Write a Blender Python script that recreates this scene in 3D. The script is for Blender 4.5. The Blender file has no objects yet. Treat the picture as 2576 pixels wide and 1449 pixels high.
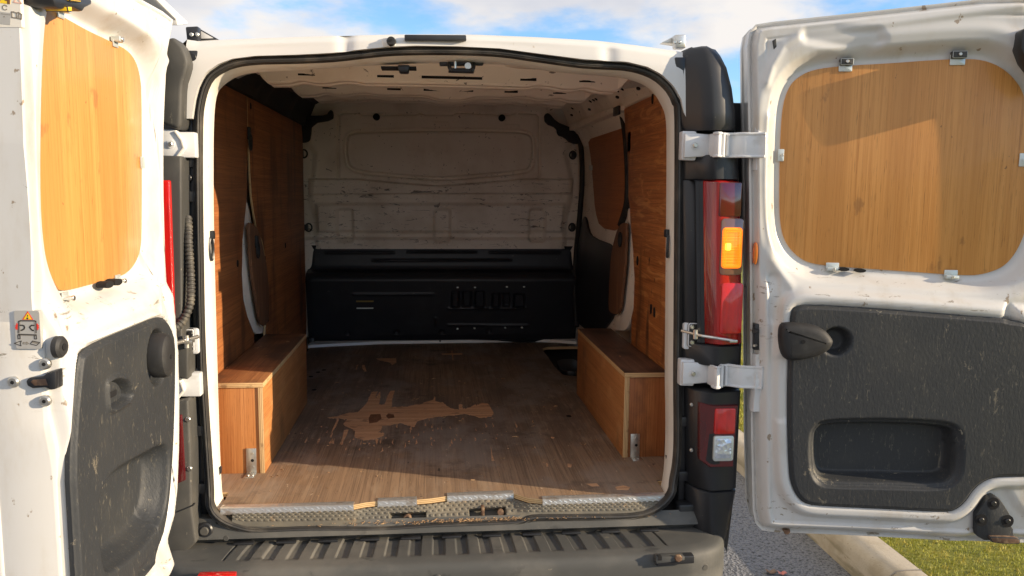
import bpy, bmesh, math, random
import numpy as np
from mathutils import Vector, Matrix, Euler
random.seed(7); np.random.seed(7)
S = bpy.context.scene
COL = S.collection
R = math.radians

# ------------------------------------------------------------------ camera, sky, sun, exposure
cam = bpy.data.cameras.new('camera'); co = bpy.data.objects.new('camera', cam); COL.objects.link(co)
cam.sensor_width = 36; cam.lens = 36*2005.0/2576; cam.clip_end = 2000; cam.clip_start = .05
rt = Vector((0.99507, -0.09865, 0.01017)); up = Vector((0.00170, 0.11947, 0.99284)); bk = Vector((-0.09916, -0.98792, 0.11904))
m = Matrix((rt, up, bk)).transposed().to_4x4(); m.translation = (-0.0519, -2.4527, 1.5174)
co.matrix_world = m
S.camera = co
SUN_AZ, SUN_EL = R(20.0), R(15.5)          # azimuth from +X towards -Y
sd = Vector((math.cos(SUN_AZ)*math.cos(SUN_EL), -math.sin(SUN_AZ)*math.cos(SUN_EL), math.sin(SUN_EL)))
sl = bpy.data.lights.new('sun', 'SUN'); sl.energy = 2.7; sl.angle = R(.5); sl.color = (1, .80, .55)
so = bpy.data.objects.new('sun', sl); COL.objects.link(so); so.rotation_euler = (-sd).to_track_quat('-Z', 'Y').to_euler()
W = bpy.data.worlds.new('World'); S.world = W; W.use_nodes = True
def world():
    nt = W.node_tree; N = nt.nodes; L = nt.links; bg = N['Background']
    sky = N.new('ShaderNodeTexSky'); sky.sky_type = 'NISHITA'; sky.sun_disc = False
    sky.sun_elevation = SUN_EL; sky.sun_rotation = math.atan2(sd.x, sd.y)
    sky.air_density = 1.0; sky.dust_density = .3; sky.ozone_density = 4.5
    tc = N.new('ShaderNodeTexCoord')
    mp = N.new('ShaderNodeMapping'); mp.inputs['Scale'].default_value = (1.0, 1.0, 2.4); mp.inputs['Location'].default_value = (3.1, .4, .3)
    L.new(tc.outputs['Generated'], mp.inputs[0])
    nz = N.new('ShaderNodeTexNoise'); nz.inputs['Scale'].default_value = 3.0; nz.inputs['Detail'].default_value = 7; nz.inputs['Roughness'].default_value = .55
    L.new(mp.outputs[0], nz.inputs['Vector'])
    sx = N.new('ShaderNodeSeparateXYZ'); L.new(tc.outputs['Generated'], sx.inputs[0])
    # fewer clouds to the east, more to the west and up high
    ma = N.new('ShaderNodeMath'); ma.operation = 'MULTIPLY_ADD'; L.new(sx.outputs['X'], ma.inputs[0]); ma.inputs[1].default_value = -.36; L.new(nz.outputs['Fac'], ma.inputs[2])
    mz = N.new('ShaderNodeMath'); mz.operation = 'MULTIPLY_ADD'; L.new(sx.outputs['Z'], mz.inputs[0]); mz.inputs[1].default_value = .25; L.new(ma.outputs[0], mz.inputs[2])
    mr = N.new('ShaderNodeMapRange'); mr.interpolation_type = 'SMOOTHSTEP'; L.new(mz.outputs[0], mr.inputs['Value'])
    mr.inputs['From Min'].default_value = CLO; mr.inputs['From Max'].default_value = CHI
    n2 = N.new('ShaderNodeTexNoise'); n2.inputs['Scale'].default_value = 5; n2.inputs['Detail'].default_value = 4; L.new(mp.outputs[0], n2.inputs['Vector'])
    cr = N.new('ShaderNodeValToRGB'); L.new(n2.outputs['Fac'], cr.inputs[0])
    cr.color_ramp.elements[0].position = .35; cr.color_ramp.elements[0].color = (.60, .63, .72, 1)
    cr.color_ramp.elements[1].position = .62; cr.color_ramp.elements[1].color = (.92, .88, .85, 1)
    sc_ = N.new('ShaderNodeVectorMath'); sc_.operation = 'SCALE'; L.new(cr.outputs[0], sc_.inputs[0]); sc_.inputs['Scale'].default_value = CLOUD
    mx = N.new('ShaderNodeMix'); mx.data_type = 'RGBA'; L.new(mr.outputs[0], mx.inputs['Factor']); L.new(sky.outputs[0], mx.inputs['A']); L.new(sc_.outputs[0], mx.inputs['B'])
    L.new(mx.outputs['Result'], bg.inputs['Color']); bg.inputs['Strength'].default_value = SKY
SKY, CLOUD, CLO, CHI = .095, 3.95, .40, .53
world()
S.view_settings.view_transform = 'Standard'; S.view_settings.look = 'None'; S.view_settings.gamma = 1
S.view_settings.use_curve_mapping = False; S.view_settings.exposure = 1.48
S.render.engine = 'CYCLES'
S.cycles.max_bounces = 12; S.cycles.diffuse_bounces = 8; S.cycles.glossy_bounces = 4

# ------------------------------------------------------------------ materials
def M(name, base, rough=.5, metal=0., layers=(), bumps=(), coat=0., emit=None, rough_noise=None, spec=.5):
    """layers: (colour, dict(s=scale xyz, lo, hi, det, dist, win=(x0,x1,y0,y1,z0,z1,soft), rot)) painted over base in turn"""
    mt = bpy.data.materials.new(name); mt.use_nodes = True
    nt = mt.node_tree; N = nt.nodes; L = nt.links; b = N['Principled BSDF']
    b.inputs['Roughness'].default_value = rough; b.inputs['Metallic'].default_value = metal
    b.inputs['Coat Weight'].default_value = coat; b.inputs['Coat Roughness'].default_value = .08
    b.inputs['Specular IOR Level'].default_value = spec
    geo = N.new('ShaderNodeNewGeometry')
    def noise(d):
        mp = N.new('ShaderNodeMapping'); mp.inputs['Scale'].default_value = d.get('s', (5, 5, 5)); mp.inputs['Rotation'].default_value = d.get('rot', (0, 0, 0))
        mp.inputs['Location'].default_value = d.get('loc', (0, 0, 0))
        L.new(geo.outputs['Position'], mp.inputs[0])
        if d.get('kind') == 'vor':
            n = N.new('ShaderNodeTexVoronoi'); n.inputs['Scale'].default_value = 1; L.new(mp.outputs[0], n.inputs['Vector']); o = n.outputs['Distance']
        elif d.get('kind') == 'wave':
            n = N.new('ShaderNodeTexWave'); n.inputs['Scale'].default_value = 1; n.bands_direction = d.get('dir', 'X')
            n.inputs['Distortion'].default_value = d.get('dist', 0); n.inputs['Detail'].default_value = d.get('det', 2); n.inputs['Detail Scale'].default_value = d.get('ds', 1)
            L.new(mp.outputs[0], n.inputs['Vector']); o = n.outputs['Fac']
        else:
            n = N.new('ShaderNodeTexNoise'); n.inputs['Scale'].default_value = 1; n.inputs['Detail'].default_value = d.get('det', 4)
            n.inputs['Roughness'].default_value = d.get('nr', .55); n.inputs['Distortion'].default_value = d.get('dist', 0)
            L.new(mp.outputs[0], n.inputs['Vector']); o = n.outputs['Fac']
        return o
    def mask(d):
        mr = N.new('ShaderNodeMapRange'); mr.interpolation_type = 'SMOOTHSTEP'
        L.new(noise(d), mr.inputs['Value']); mr.inputs['From Min'].default_value = d.get('lo', .4); mr.inputs['From Max'].default_value = d.get('hi', .6)
        mr.inputs['To Max'].default_value = d.get('amt', 1.)
        o = mr.outputs[0]
        if 'win' in d:
            w = d['win']; sp = N.new('ShaderNodeSeparateXYZ'); L.new(geo.outputs['Position'], sp.inputs[0]); sf = w[6]
            for i in range(3):
                a, c = w[2*i], w[2*i+1]
                for v, sg in ((a, 1), (c, -1)):
                    if v is None: continue
                    r = N.new('ShaderNodeMapRange'); r.interpolation_type = 'SMOOTHSTEP'; L.new(sp.outputs[i], r.inputs['Value'])
                    r.inputs['From Min'].default_value = v-sf*.5 if sg > 0 else v+sf*.5
                    r.inputs['From Max'].default_value = v+sf*.5 if sg > 0 else v-sf*.5
                    k = N.new('ShaderNodeMath'); k.operation = 'MULTIPLY'; L.new(o, k.inputs[0]); L.new(r.outputs[0], k.inputs[1]); o = k.outputs[0]
        return o
    c = None
    for colr, d in layers:
        mx = N.new('ShaderNodeMix'); mx.data_type = 'RGBA'
        if c is None: mx.inputs['A'].default_value = (*base, 1)
        else: L.new(c, mx.inputs['A'])
        mx.inputs['B'].default_value = (*colr, 1); L.new(mask(d), mx.inputs['Factor']); c = mx.outputs['Result']
    if c is None: b.inputs['Base Color'].default_value = (*base, 1)
    else: L.new(c, b.inputs['Base Color'])
    if rough_noise:
        r = N.new('ShaderNodeMapRange'); L.new(noise(rough_noise), r.inputs['Value']); r.inputs['From Min'].default_value = .3; r.inputs['From Max'].default_value = .7
        r.inputs['To Min'].default_value = rough_noise['r0']; r.inputs['To Max'].default_value = rough_noise['r1']; L.new(r.outputs[0], b.inputs['Roughness'])
    nrm = None
    for d in bumps:
        bp = N.new('ShaderNodeBump'); bp.inputs['Strength'].default_value = d.get('str', .3); bp.inputs['Distance'].default_value = d.get('h', .002)
        L.new(noise(d), bp.inputs['Height'])
        if nrm is not None: L.new(nrm, bp.inputs['Normal'])
        nrm = bp.outputs['Normal']
    if nrm is not None: L.new(nrm, b.inputs['Normal'])
    if emit:
        b.inputs['Emission Color'].default_value = (*emit[0], 1); b.inputs['Emission Strength'].default_value = emit[1]
    return mt
tread_mat = M('dusty_sill_plastic', (.13, .12, .098), .6, spec=.35, layers=[((.20, .175, .13), dict(s=(9, 14, 9), lo=.38, hi=.66, det=6, amt=.8)), ((.28, .20, .12), dict(s=(40, 60, 40), lo=.62, hi=.72, det=5, amt=.6))], bumps=[dict(s=(200, 200, 200), str=.2, h=.0012)])
GRIME = (.30, .25, .18)
white = M('white_paint', (.64, .63, .61), .32, coat=.3, spec=.4,
    layers=[((.66, .63, .56), dict(s=(6, 6, 6), lo=.5, hi=.8, det=6, amt=.5)),
            ((.30, .22, .13), dict(s=(40, 40, 26), lo=.69, hi=.76, det=5, amt=.6))],
    bumps=[dict(s=(3, 3, 3), str=.25, h=.006, det=1)], rough_noise=dict(s=(9, 9, 9), r0=.25, r1=.45))
door_white = M('white_door_paint', (.60, .595, .58), .36, coat=.25, spec=.4,
    layers=[((.46, .40, .31), dict(s=(9, 9, 3), lo=.46, hi=.74, det=7, nr=.65, amt=.6)),
            ((.20, .17, .13), dict(s=(13, 13, 60), lo=.605, hi=.63, det=8, nr=.74, amt=.8, dist=.6, win=(None, None, None, None, 1.10, 1.30, .08))),
            ((.20, .15, .09), dict(s=(18, 18, 46), lo=.615, hi=.645, det=6, nr=.7, amt=.8, win=(None, None, None, None, .40, .62, .1))),
            ((.24, .17, .10), dict(s=(34, 34, 26), lo=.672, hi=.70, det=5, amt=.8)), ((.10, .085, .07), dict(s=(13, 13, 22), lo=.685, hi=.695, det=8, nr=.75, amt=.8))],
    bumps=[dict(s=(2.5, 2.5, 3), str=.35, h=.012, det=1)], rough_noise=dict(s=(9, 9, 9), r0=.28, r1=.5))
inner_white = M('scuffed_white_primer', (.88, .82, .73), .55, spec=.3,  # white tinted warm to carry the light bounced off the plywood
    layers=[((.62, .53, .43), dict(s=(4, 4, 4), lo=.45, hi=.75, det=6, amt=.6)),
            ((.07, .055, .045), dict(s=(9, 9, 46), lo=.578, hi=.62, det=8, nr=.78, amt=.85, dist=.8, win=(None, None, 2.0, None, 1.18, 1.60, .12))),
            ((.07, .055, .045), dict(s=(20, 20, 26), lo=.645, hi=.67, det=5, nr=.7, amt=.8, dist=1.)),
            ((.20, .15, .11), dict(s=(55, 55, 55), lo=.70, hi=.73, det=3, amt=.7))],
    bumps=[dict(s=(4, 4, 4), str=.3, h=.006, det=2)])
jamb_white = M('chipped_cream_paint', (.80, .77, .70), .45, spec=.35,
    layers=[((.60, .54, .43), dict(s=(10, 10, 7), lo=.5, hi=.8, det=6, amt=.5)),
            ((.15, .11, .08), dict(s=(45, 45, 38), lo=.665, hi=.69, det=5, nr=.7, amt=.9, win=(None, None, None, None, .4, 1.7, .2)))],
    bumps=[dict(s=(14, 14, 5), str=.3, h=.004, det=2)])
hinge_paint = M('pale_grey_hinge_paint', (.66, .67, .68), .4, coat=.2, layers=[((.45, .43, .40), dict(s=(20, 20, 20), lo=.55, hi=.75, det=6, amt=.6))], bumps=[dict(s=(40, 40, 40), str=.1, h=.002)])
def ply(name, base, c2, c3, grain, rough=.5, stains_tints=(), coat=.0, fig=None):
    g1 = tuple(210 if i != grain else 2.6 for i in range(3)); g2 = tuple(46 if i != grain else .8 for i in range(3)); g3 = tuple(420 if i != grain else 14 for i in range(3))
    lay = [(c2, dict(s=g2, lo=.38, hi=.62, det=6, nr=.65, amt=.8)), (c3, dict(s=g1, lo=.45, hi=.66, det=4, nr=.65, amt=.8)), (tuple(x*.45 for x in c2), dict(s=g3, lo=.62, hi=.70, det=2, amt=.6))]
    if fig: lay.append(fig)
    lay += list(stains_tints)
    return M(name, base, rough, layers=lay, coat=coat, spec=.35, bumps=[dict(s=g1, str=.25, h=.0012, det=3), dict(s=(3, 3, 3), str=.2, h=.004, det=1)])
door_ply = ply('varnished_door_plywood', (.60, .29, .085), (.52, .235, .062), (.46, .195, .048), 2, .42, coat=.12,
    fig=((.44, .20, .055), dict(s=(9, 9, .12), lo=.50, hi=.56, det=1, amt=.35)),
    stains_tints=[((.24, .11, .04), dict(s=(16, 16, 9), lo=.64, hi=.72, det=6, amt=.55)), ((.12, .06, .03), dict(s=(60, 60, 40), lo=.715, hi=.74, det=4, amt=.7))])
wall_ply = ply('reddish_side_plywood', (.43, .165, .054), (.29, .10, .033), (.20, .068, .023), 1, .5,
    stains_tints=[((.07, .03, .018), dict(s=(7, 7, 2.0), lo=.50, hi=.68, det=7, amt=.7)), ((.05, .03, .02), dict(s=(26, 26, 20), lo=.69, hi=.73, det=4, amt=.8))])
figured_ply = ply('figured_reddish_plywood', (.58, .22, .064), (.38, .13, .038), (.28, .09, .027), 1, .45,
    fig=((.70, .33, .11), dict(s=(3, 4, 30), lo=.5, hi=.66, det=6, dist=1.5, amt=.8)),
    stains_tints=[((.06, .03, .02), dict(s=(3, 8, 1.3), lo=.55, hi=.70, det=6, amt=.85, win=(None, None, None, None, .8, 1.9, .3))),
            ((.03, .02, .015), dict(s=(10, 22, 9), lo=.67, hi=.71, det=5, amt=.9)), ((.68, .50, .30), dict(s=(30, 30, 26), lo=.73, hi=.75, det=3, amt=.8))])
slide_ply = ply('red_sliding_door_plywood', (.46, .17, .056), (.40, .14, .045), (.33, .11, .038), 1, .5, stains_tints=[((.16, .06, .025), dict(s=(6, 6, 5), lo=.55, hi=.8, det=5, amt=.5))])
box_end_ply = ply('box_end_plywood', (.50, .22, .075), (.42, .17, .052), (.34, .125, .038), 2, .45, stains_tints=[((.22, .09, .035), dict(s=(9, 9, 5), lo=.6, hi=.78, det=5, amt=.5))])
box_side_ply = ply('box_side_plywood', (.50, .225, .078), (.40, .165, .054), (.32, .125, .04), 1, .45,
    fig=((.56, .29, .12), dict(s=(5, 8, 14), rot=(.7, 0, 0), lo=.5, hi=.72, det=6, amt=.6)), stains_tints=[((.13, .065, .03), dict(s=(6, 6, 5), lo=.57, hi=.74, det=6, amt=.65))])
box_top_ply = ply('stained_box_top_plywood', (.36, .165, .068), (.25, .105, .045), (.18, .075, .032), 1, .5,
    stains_tints=[((.085, .048, .032), dict(s=(5, 4, 5), lo=.40, hi=.58, det=6, amt=.8)), ((.62, .36, .16), dict(s=(24, 11, 20), lo=.70, hi=.72, det=4, amt=.85))])
floor_ply = ply('worn_floor_plywood', (.33, .222, .14), (.22, .145, .092), (.12, .08, .054), 1, .6,
    stains_tints=[((.12, .09, .072), dict(s=(2.2, 1.6, 1), lo=.36, hi=.60, det=8, nr=.65, amt=.72, win=(None, None, .35, None, None, None, .5))),
            ((.40, .31, .22), dict(s=(16, 3, 1), lo=.52, hi=.70, det=9, nr=.72, amt=.6)),
            ((.07, .05, .038), dict(s=(90, 1.6, 1), lo=.60, hi=.68, det=5, nr=.7, amt=.6)),
            ((.30, .265, .23), dict(s=(3.2, 2.2, 1), lo=.47, hi=.62, det=9, nr=.7, amt=.5)),
            ((.055, .042, .036), dict(s=(4, 5, 1), lo=.56, hi=.70, det=9, nr=.72, amt=.7)),
            ((.36, .24, .15), dict(s=(10, 10, 1), lo=.0, hi=.3, det=6, amt=.22, win=(None, None, None, .28, None, None, .5))),  # lighter near the sill: sunlight on the floor painted into its colour
            ((.035, .028, .025), dict(s=(30, 12, 1), lo=.68, hi=.73, det=5, amt=.8)),
            ((.48, .37, .26), dict(s=(70, 26, 1), lo=.695, hi=.72, det=4, amt=.8))])
raw_ply = ply('torn_bare_veneer', (.66, .40, .23), (.56, .31, .16), (.38, .20, .10), 0, .75, stains_tints=[((.20, .12, .07), dict(s=(14, 26, 1), lo=.58, hi=.68, det=6, amt=.7))])
brown_board = ply('weathered_board', (.24, .115, .058), (.15, .07, .036), (.10, .045, .024), 2, .6, stains_tints=[((.09, .05, .03), dict(s=(14, 14, 3), lo=.55, hi=.7, det=6, amt=.7))])
roof_skin = M('shade_tan_roof_skin', (.60, .46, .33), .6, layers=[((.50, .37, .25), dict(s=(4, 9, 4), lo=.42, hi=.58, det=5, amt=.8)), ((.78, .66, .50), dict(s=(3, 9, 3), lo=.58, hi=.66, det=3, amt=.7))])  # white roof paint; shade and warm bounce between bows put into the tan
def edge(name, axis):
    sc = [0, 0, 0]; sc['XYZ'.index(axis)] = 58
    return M(name, (.66, .47, .24), .65, layers=[((.36, .20, .085), dict(kind='wave', s=tuple(sc), dir=axis, lo=.55, hi=.75, dist=.0)), ((.20, .11, .05), dict(s=(22, 22, 22), lo=.58, hi=.72, det=5, amt=.7))], bumps=[dict(s=(80, 80, 80), str=.3, h=.002)])
edge_x, edge_y, edge_z = edge('ply_edge_x', 'X'), edge('ply_edge_y', 'Y'), edge('ply_edge_z', 'Z')
DUST = (.17, .155, .125)
black = M('black_plastic', (.020, .021, .024), .38, spec=.45, layers=[((.05, .05, .05), dict(s=(8, 8, 8), lo=.5, hi=.8, det=5, amt=.4)), (DUST, dict(s=(80, 80, 80), lo=.715, hi=.75, det=3, amt=.5))], bumps=[dict(s=(260, 260, 260), str=.08, h=.001)])
liner_black = M('black_bulkhead_liner', (.018, .020, .026), .42, spec=.45, layers=[((.045, .045, .05), dict(s=(5, 5, 7), lo=.5, hi=.8, det=6, amt=.5)), ((.14, .13, .12), dict(s=(14, 14, 60), lo=.70, hi=.73, det=5, amt=.5))], bumps=[dict(s=(6, 6, 6), str=.15, h=.004, det=2)])
grey_plastic = M('weathered_sunlit_grey_plastic', (.050, .050, .048), .6, spec=.35,
    layers=[((.105, .10, .088), dict(s=(6, 6, 4), lo=.42, hi=.72, det=6, amt=.7)), ((.21, .19, .15), dict(s=(50, 50, 16), lo=.62, hi=.70, det=6, nr=.7, amt=.55)), ((.28, .25, .19), dict(s=(110, 110, 60), lo=.70, hi=.73, det=4, amt=.6))],
    bumps=[dict(s=(300, 300, 300), str=.15, h=.001)])
panel_black = M('scratched_leather_grain_panel', (.030, .033, .037), .56, spec=.4,
    layers=[((.05, .05, .048), dict(s=(4, 4, 3), lo=.45, hi=.75, det=6, amt=.7)),
            ((.26, .23, .165), dict(s=(110, 110, 24), lo=.58, hi=.70, det=4, nr=.7, amt=.34, dist=1.5)),
            ((.36, .31, .22), dict(s=(9, 9, 7), rot=(0, 0, 0), lo=.63, hi=.65, det=8, nr=.78, amt=.32, dist=1.)),
            ((.40, .36, .27), dict(s=(40, 40, 5), lo=.69, hi=.70, det=5, nr=.6, amt=.5, dist=.6))],
    bumps=[dict(s=(150, 150, 70), str=.45, h=.002, det=4)])
bumper_grey = M('dusty_bumper_plastic', (.072, .073, .070), .62, spec=.35,
    layers=[((.15, .142, .125), dict(s=(4, 5, 6), lo=.40, hi=.7, det=7, amt=.8)), ((.30, .26, .19), dict(s=(26, 40, 40), lo=.66, hi=.71, det=6, nr=.7, amt=.5)), ((.03, .03, .03), dict(s=(12, 26, 12), lo=.62, hi=.72, det=6, amt=.6))],
    bumps=[dict(s=(240, 240, 240), str=.2, h=.0012)])
rubber = M('black_rubber_seal', (.035, .033, .031), .5, layers=[((.12, .105, .085), dict(s=(14, 14, 9), lo=.45, hi=.75, det=6, amt=.7))])
rubber_dark = M('soft_black_rubber', (.018, .018, .019), .65, layers=[((.06, .06, .055), dict(s=(20, 20, 20), lo=.5, hi=.8, det=5, amt=.5))])
cavity = M('dark_unlined_cavity', (.022, .022, .025), .8)
hole_m = M('open_hole', (.006, .006, .007), .9)
zinc = M('zinc_plated_steel', (.62, .61, .57), .35, .9, layers=[((.40, .37, .30), dict(s=(40, 40, 40), lo=.5, hi=.75, det=5, amt=.6))])
alu = M('aluminium_tread_strip', (.74, .73, .71), .36, .8, layers=[((.42, .33, .24), dict(s=(14, 30, 30), lo=.56, hi=.68, det=6, amt=.7))], bumps=[dict(s=(120, 60, 120), rot=(0, 0, .8), str=.5, h=.002, det=1)])
bolt_m = M('bolt_steel', (.55, .54, .50), .32, .9)
clip_m = M('pale_zinc_clip', (.62, .66, .64), .4, .55)
lens_red = M('red_lamp_lens', (.40, .008, .006), .12, coat=.8, spec=.6, layers=[((.16, .003, .004), dict(s=(26, 26, 1.2), lo=.4, hi=.62, det=3, amt=.85))], bumps=[dict(kind='wave', s=(90, 0, 0), dir='X', str=.25, h=.003)])
lens_dark = M('dark_red_lamp_body', (.10, .004, .005), .1, coat=.9, spec=.6, layers=[((.04, .004, .005), dict(s=(9, 9, 3), lo=.4, hi=.7, det=3, amt=.8))])
lens_bright = M('bright_red_reflector', (.62, .010, .007), .14, coat=.8, layers=[((.36, .005, .005), dict(s=(60, 60, 12), lo=.4, hi=.7, det=2, amt=.6))], bumps=[dict(kind='wave', s=(0, 0, 110), dir='Z', str=.25, h=.003)])
lens_clear = M('clear_lamp_lens', (.62, .66, .72), .1, .35, coat=.9, bumps=[dict(kind='vor', s=(60, 60, 60), str=.7, h=.006)])
lens_smoke = M('smoky_lamp_window', (.17, .085, .06), .08, coat=1.)
amber_lit = M('lit_amber_indicator', (.85, .22, .01), .2, coat=.6, layers=[((.9, .42, .03), dict(kind='wave', s=(60, 0, 60), dir='Z', lo=.3, hi=.7, amt=.6))], emit=((1., .17, .002), .42), bumps=[dict(kind='wave', s=(0, 0, 70), dir='Z', str=.6, h=.004)])
amber_rib = M('amber_lens_rib', (.8, .2, .01), .3, emit=((1., .25, .006), .5))
amber_hot = M('indicator_bulb_glow', (1, .5, .05), .3, emit=((1., .50, .04), 1.2))
amber_dull = M('amber_side_marker', (.60, .17, .02), .25, coat=.5)
sticker_grey = M('grey_sticker', (.40, .39, .37), .45)
sticker_pale = M('pale_sticker', (.74, .70, .62), .4)
ink = M('dark_print', (.05, .045, .04), .5); ink_soft = M('soft_print', (.24, .21, .17), .5); ink_red = M('red_print', (.75, .04, .02), .45); ink_yel = M('yellow_print', (.85, .58, .02), .45); ink_pink = M('pale_red_print', (.80, .50, .40), .45)
yellow_p = M('yellow_latch_plastic', (.80, .50, .02), .45)
rust = M('rusty_steel', (.14, .08, .05), .7, .3, layers=[((.30, .20, .12), dict(s=(60, 60, 60), lo=.45, hi=.65, det=5))])
rubber_hose = M('ribbed_hose_plastic', (.06, .056, .05), .55, layers=[((.20, .18, .14), dict(s=(30, 30, 30), lo=.45, hi=.7, det=5, amt=.6))])
debris = M('wood_crumbs', (.50, .32, .16), .8, layers=[((.22, .13, .07), dict(s=(200, 200, 200), lo=.4, hi=.6))])

# ------------------------------------------------------------------ mesh helpers
def YF(a, b, c): return (a, c, b)
def XF(a, b, c): return (c, a, b)
def ZF(a, b, c): return (a, b, c)
def ss(x): x = np.clip(x, 0, 1); return x*x*(3-2*x)
def sdf(P, poly):
    """signed distance, positive inside"""
    P = np.asarray(P, float); V = np.asarray(poly, float); n = len(V)
    d = np.full(len(P), 1e9); s = np.ones(len(P))
    for i in range(n):
        a = V[i]; b = V[i-1]; e = b-a; w = P-a
        t = np.clip((w@e)/max(e@e, 1e-12), 0, 1); q = w-np.outer(t, e); d = np.minimum(d, (q*q).sum(1))
        c1 = P[:, 1] >= a[1]; c2 = P[:, 1] < b[1]; c3 = e[0]*w[:, 1] > e[1]*w[:, 0]
        f = (c1 & c2 & c3) | (~c1 & ~c2 & ~c3); s = np.where(f, -s, s)
    return -s*np.sqrt(d)
def seg_dist(P, line):
    d = np.full(len(P), 1e9)
    for a, b in zip(line[:-1], line[1:]):
        a = np.array(a, float); b = np.array(b, float); e = b-a; w = P-a
        t = np.clip((w@e)/max(e@e, 1e-12), 0, 1); q = w-np.outer(t, e); d = np.minimum(d, (q*q).sum(1))
    return np.sqrt(d)
def chaikin(p, n=2, closed=True):
    p = [Vector(q) for q in p]
    for _ in range(n):
        o = []; k = len(p)
        if not closed: o.append(p[0])
        for i in range(k if closed else k-1):
            a, b = p[i], p[(i+1) % k]; o += [a*.75+b*.25, a*.25+b*.75]
        if not closed: o.append(p[-1])
        p = o
    return [tuple(q) for q in p]
def rrect(x0, x1, z0, z1, r, n=4):
    o = []
    for cx, cz, a0 in ((x1-r, z1-r, 0), (x0+r, z1-r, 90), (x0+r, z0+r, 180), (x1-r, z0+r, 270)):
        for i in range(n+1):
            a = R(a0+90*i/n); o.append((cx+r*math.cos(a), cz+r*math.sin(a)))
    return o
def ellipse(cx, cz, rx, rz, n=20): return [(cx+rx*math.cos(2*math.pi*i/n), cz+rz*math.sin(2*math.pi*i/n)) for i in range(n)]
def inset(poly, d):
    """move a simple polygon's outline inwards by d"""
    V = [Vector(p) for p in poly]; A = sum(V[i-1].x*V[i].y-V[i].x*V[i-1].y for i in range(len(V))); sg = 1 if A > 0 else -1; o = []
    for i in range(len(V)):
        a, b, c = V[i-1], V[i], V[(i+1) % len(V)]
        n = Vector((-(c-a).y, (c-a).x)); n = n.normalized() if n.length > 1e-9 else Vector((0, 0)); o.append(tuple(b+n*d*sg))
    return o
class B:
    def __init__(s): s.bm = bmesh.new(); s.mats = []
    def mi(s, mat):
        if mat not in s.mats: s.mats.append(mat)
        return s.mats.index(mat)
    def bev(s, faces, w, seg=2):
        if not w: return
        es = set()
        for f in faces:
            for e in f.edges: es.add(e)
        es = [e for e in es if len(e.link_faces) == 2 and e.calc_face_angle(0) > .6]
        if es: bmesh.ops.bevel(s.bm, geom=es, offset=w, segments=seg, affect='EDGES', profile=.5, clamp_overlap=True)
    def prism(s, poly, F, c0, c1, mat, bev=.0015, side=None, seg=2):
        k = s.mi(mat); ks = s.mi(side) if side else k
        lo = [s.bm.verts.new(F(a, b, c0)) for a, b in poly]; hi = [s.bm.verts.new(F(a, b, c1)) for a, b in poly]
        fs = [s.bm.faces.new(lo[::-1]), s.bm.faces.new(hi)]
        for f in fs: f.material_index = k
        for i in range(len(poly)):
            f = s.bm.faces.new((lo[i-1], lo[i], hi[i], hi[i-1])); f.material_index = ks; fs.append(f)
        bmesh.ops.recalc_face_normals(s.bm, faces=fs)
        s.bev(fs, bev, seg); return s
    def box(s, x0, x1, y0, y1, z0, z1, mat, bev=.0015, seg=2):
        return s.prism([(x0, y0), (x1, y0), (x1, y1), (x0, y1)], ZF, z0, z1, mat, bev, seg=seg)
    def loft(s, rings, mat, cap=True, close=False):
        k = s.mi(mat); vs = [[s.bm.verts.new(p) for p in r] for r in rings]; fs = []
        n = len(rings[0])
        for a, b in zip(vs[:-1], vs[1:]):
            for i in range(n):
                if not close and False: pass
                fs.append(s.bm.faces.new((a[i-1], a[i], b[i], b[i-1])))
        if cap:
            fs.append(s.bm.faces.new(vs[0][::-1])); fs.append(s.bm.faces.new(vs[-1]))
        for f in fs: f.material_index = k
        bmesh.ops.recalc_face_normals(s.bm, faces=fs); return s
    def dome(s, poly, F, levels, mat):
        """levels: (inset, height)"""
        rings = [[F(a, b, h) for a, b in inset(poly, d)] for d, h in levels]
        return s.loft(rings, mat)
    def tube(s, pts, r, mat, n=8, closed=False, cap=True, rf=None, up=(0, 0, 1)):
        k = s.mi(mat); P = [Vector(p) for p in pts]; rings = []; prev = None
        for i, p in enumerate(P):
            if closed: t = P[(i+1) % len(P)]-P[i-1]
            else: t = P[min(i+1, len(P)-1)]-P[max(i-1, 0)]
            t.normalize()
            u = prev if prev is not None else Vector(up)
            if abs(u.dot(t)) > .95: u = Vector((1, 0, 0)) if abs(t.x) < .9 else Vector((0, 1, 0))
            u = (u-t*u.dot(t)).normalized(); prev = u; w = t.cross(u); rr = rf(i) if rf else r
            rings.append([s.bm.verts.new(p+(u*math.cos(2*math.pi*j/n)+w*math.sin(2*math.pi*j/n))*rr) for j in range(n)])
        fs = []; m_ = len(rings)
        for i in range(m_ if closed else m_-1):
            a, b = rings[i], rings[(i+1) % m_]
            for j in range(n): fs.append(s.bm.faces.new((a[j-1], a[j], b[j], b[j-1])))
        if cap and not closed: fs += [s.bm.faces.new(rings[0][::-1]), s.bm.faces.new(rings[-1])]
        for f in fs: f.material_index = k
        bmesh.ops.recalc_face_normals(s.bm, faces=fs); return s
    def cyl(s, c, axis, r, h, mat, n=16, r2=None, bev=.0):
        ax = Vector(axis).normalized(); u = ax.orthogonal().normalized(); w = ax.cross(u); c = Vector(c); r2 = r if r2 is None else r2
        def ring(rr, t): return [tuple(c+ax*t+(u*math.cos(2*math.pi*j/n)+w*math.sin(2*math.pi*j/n))*rr) for j in range(n)]
        if bev: rr = [ring(r, 0), ring(r, h-bev), ring(max(r2-bev, .0005), h)] if r2 == r else [ring(r, 0), ring(r2, h)]
        else: rr = [ring(r, 0), ring(r2, h)]
        return s.loft(rr, mat)
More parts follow.
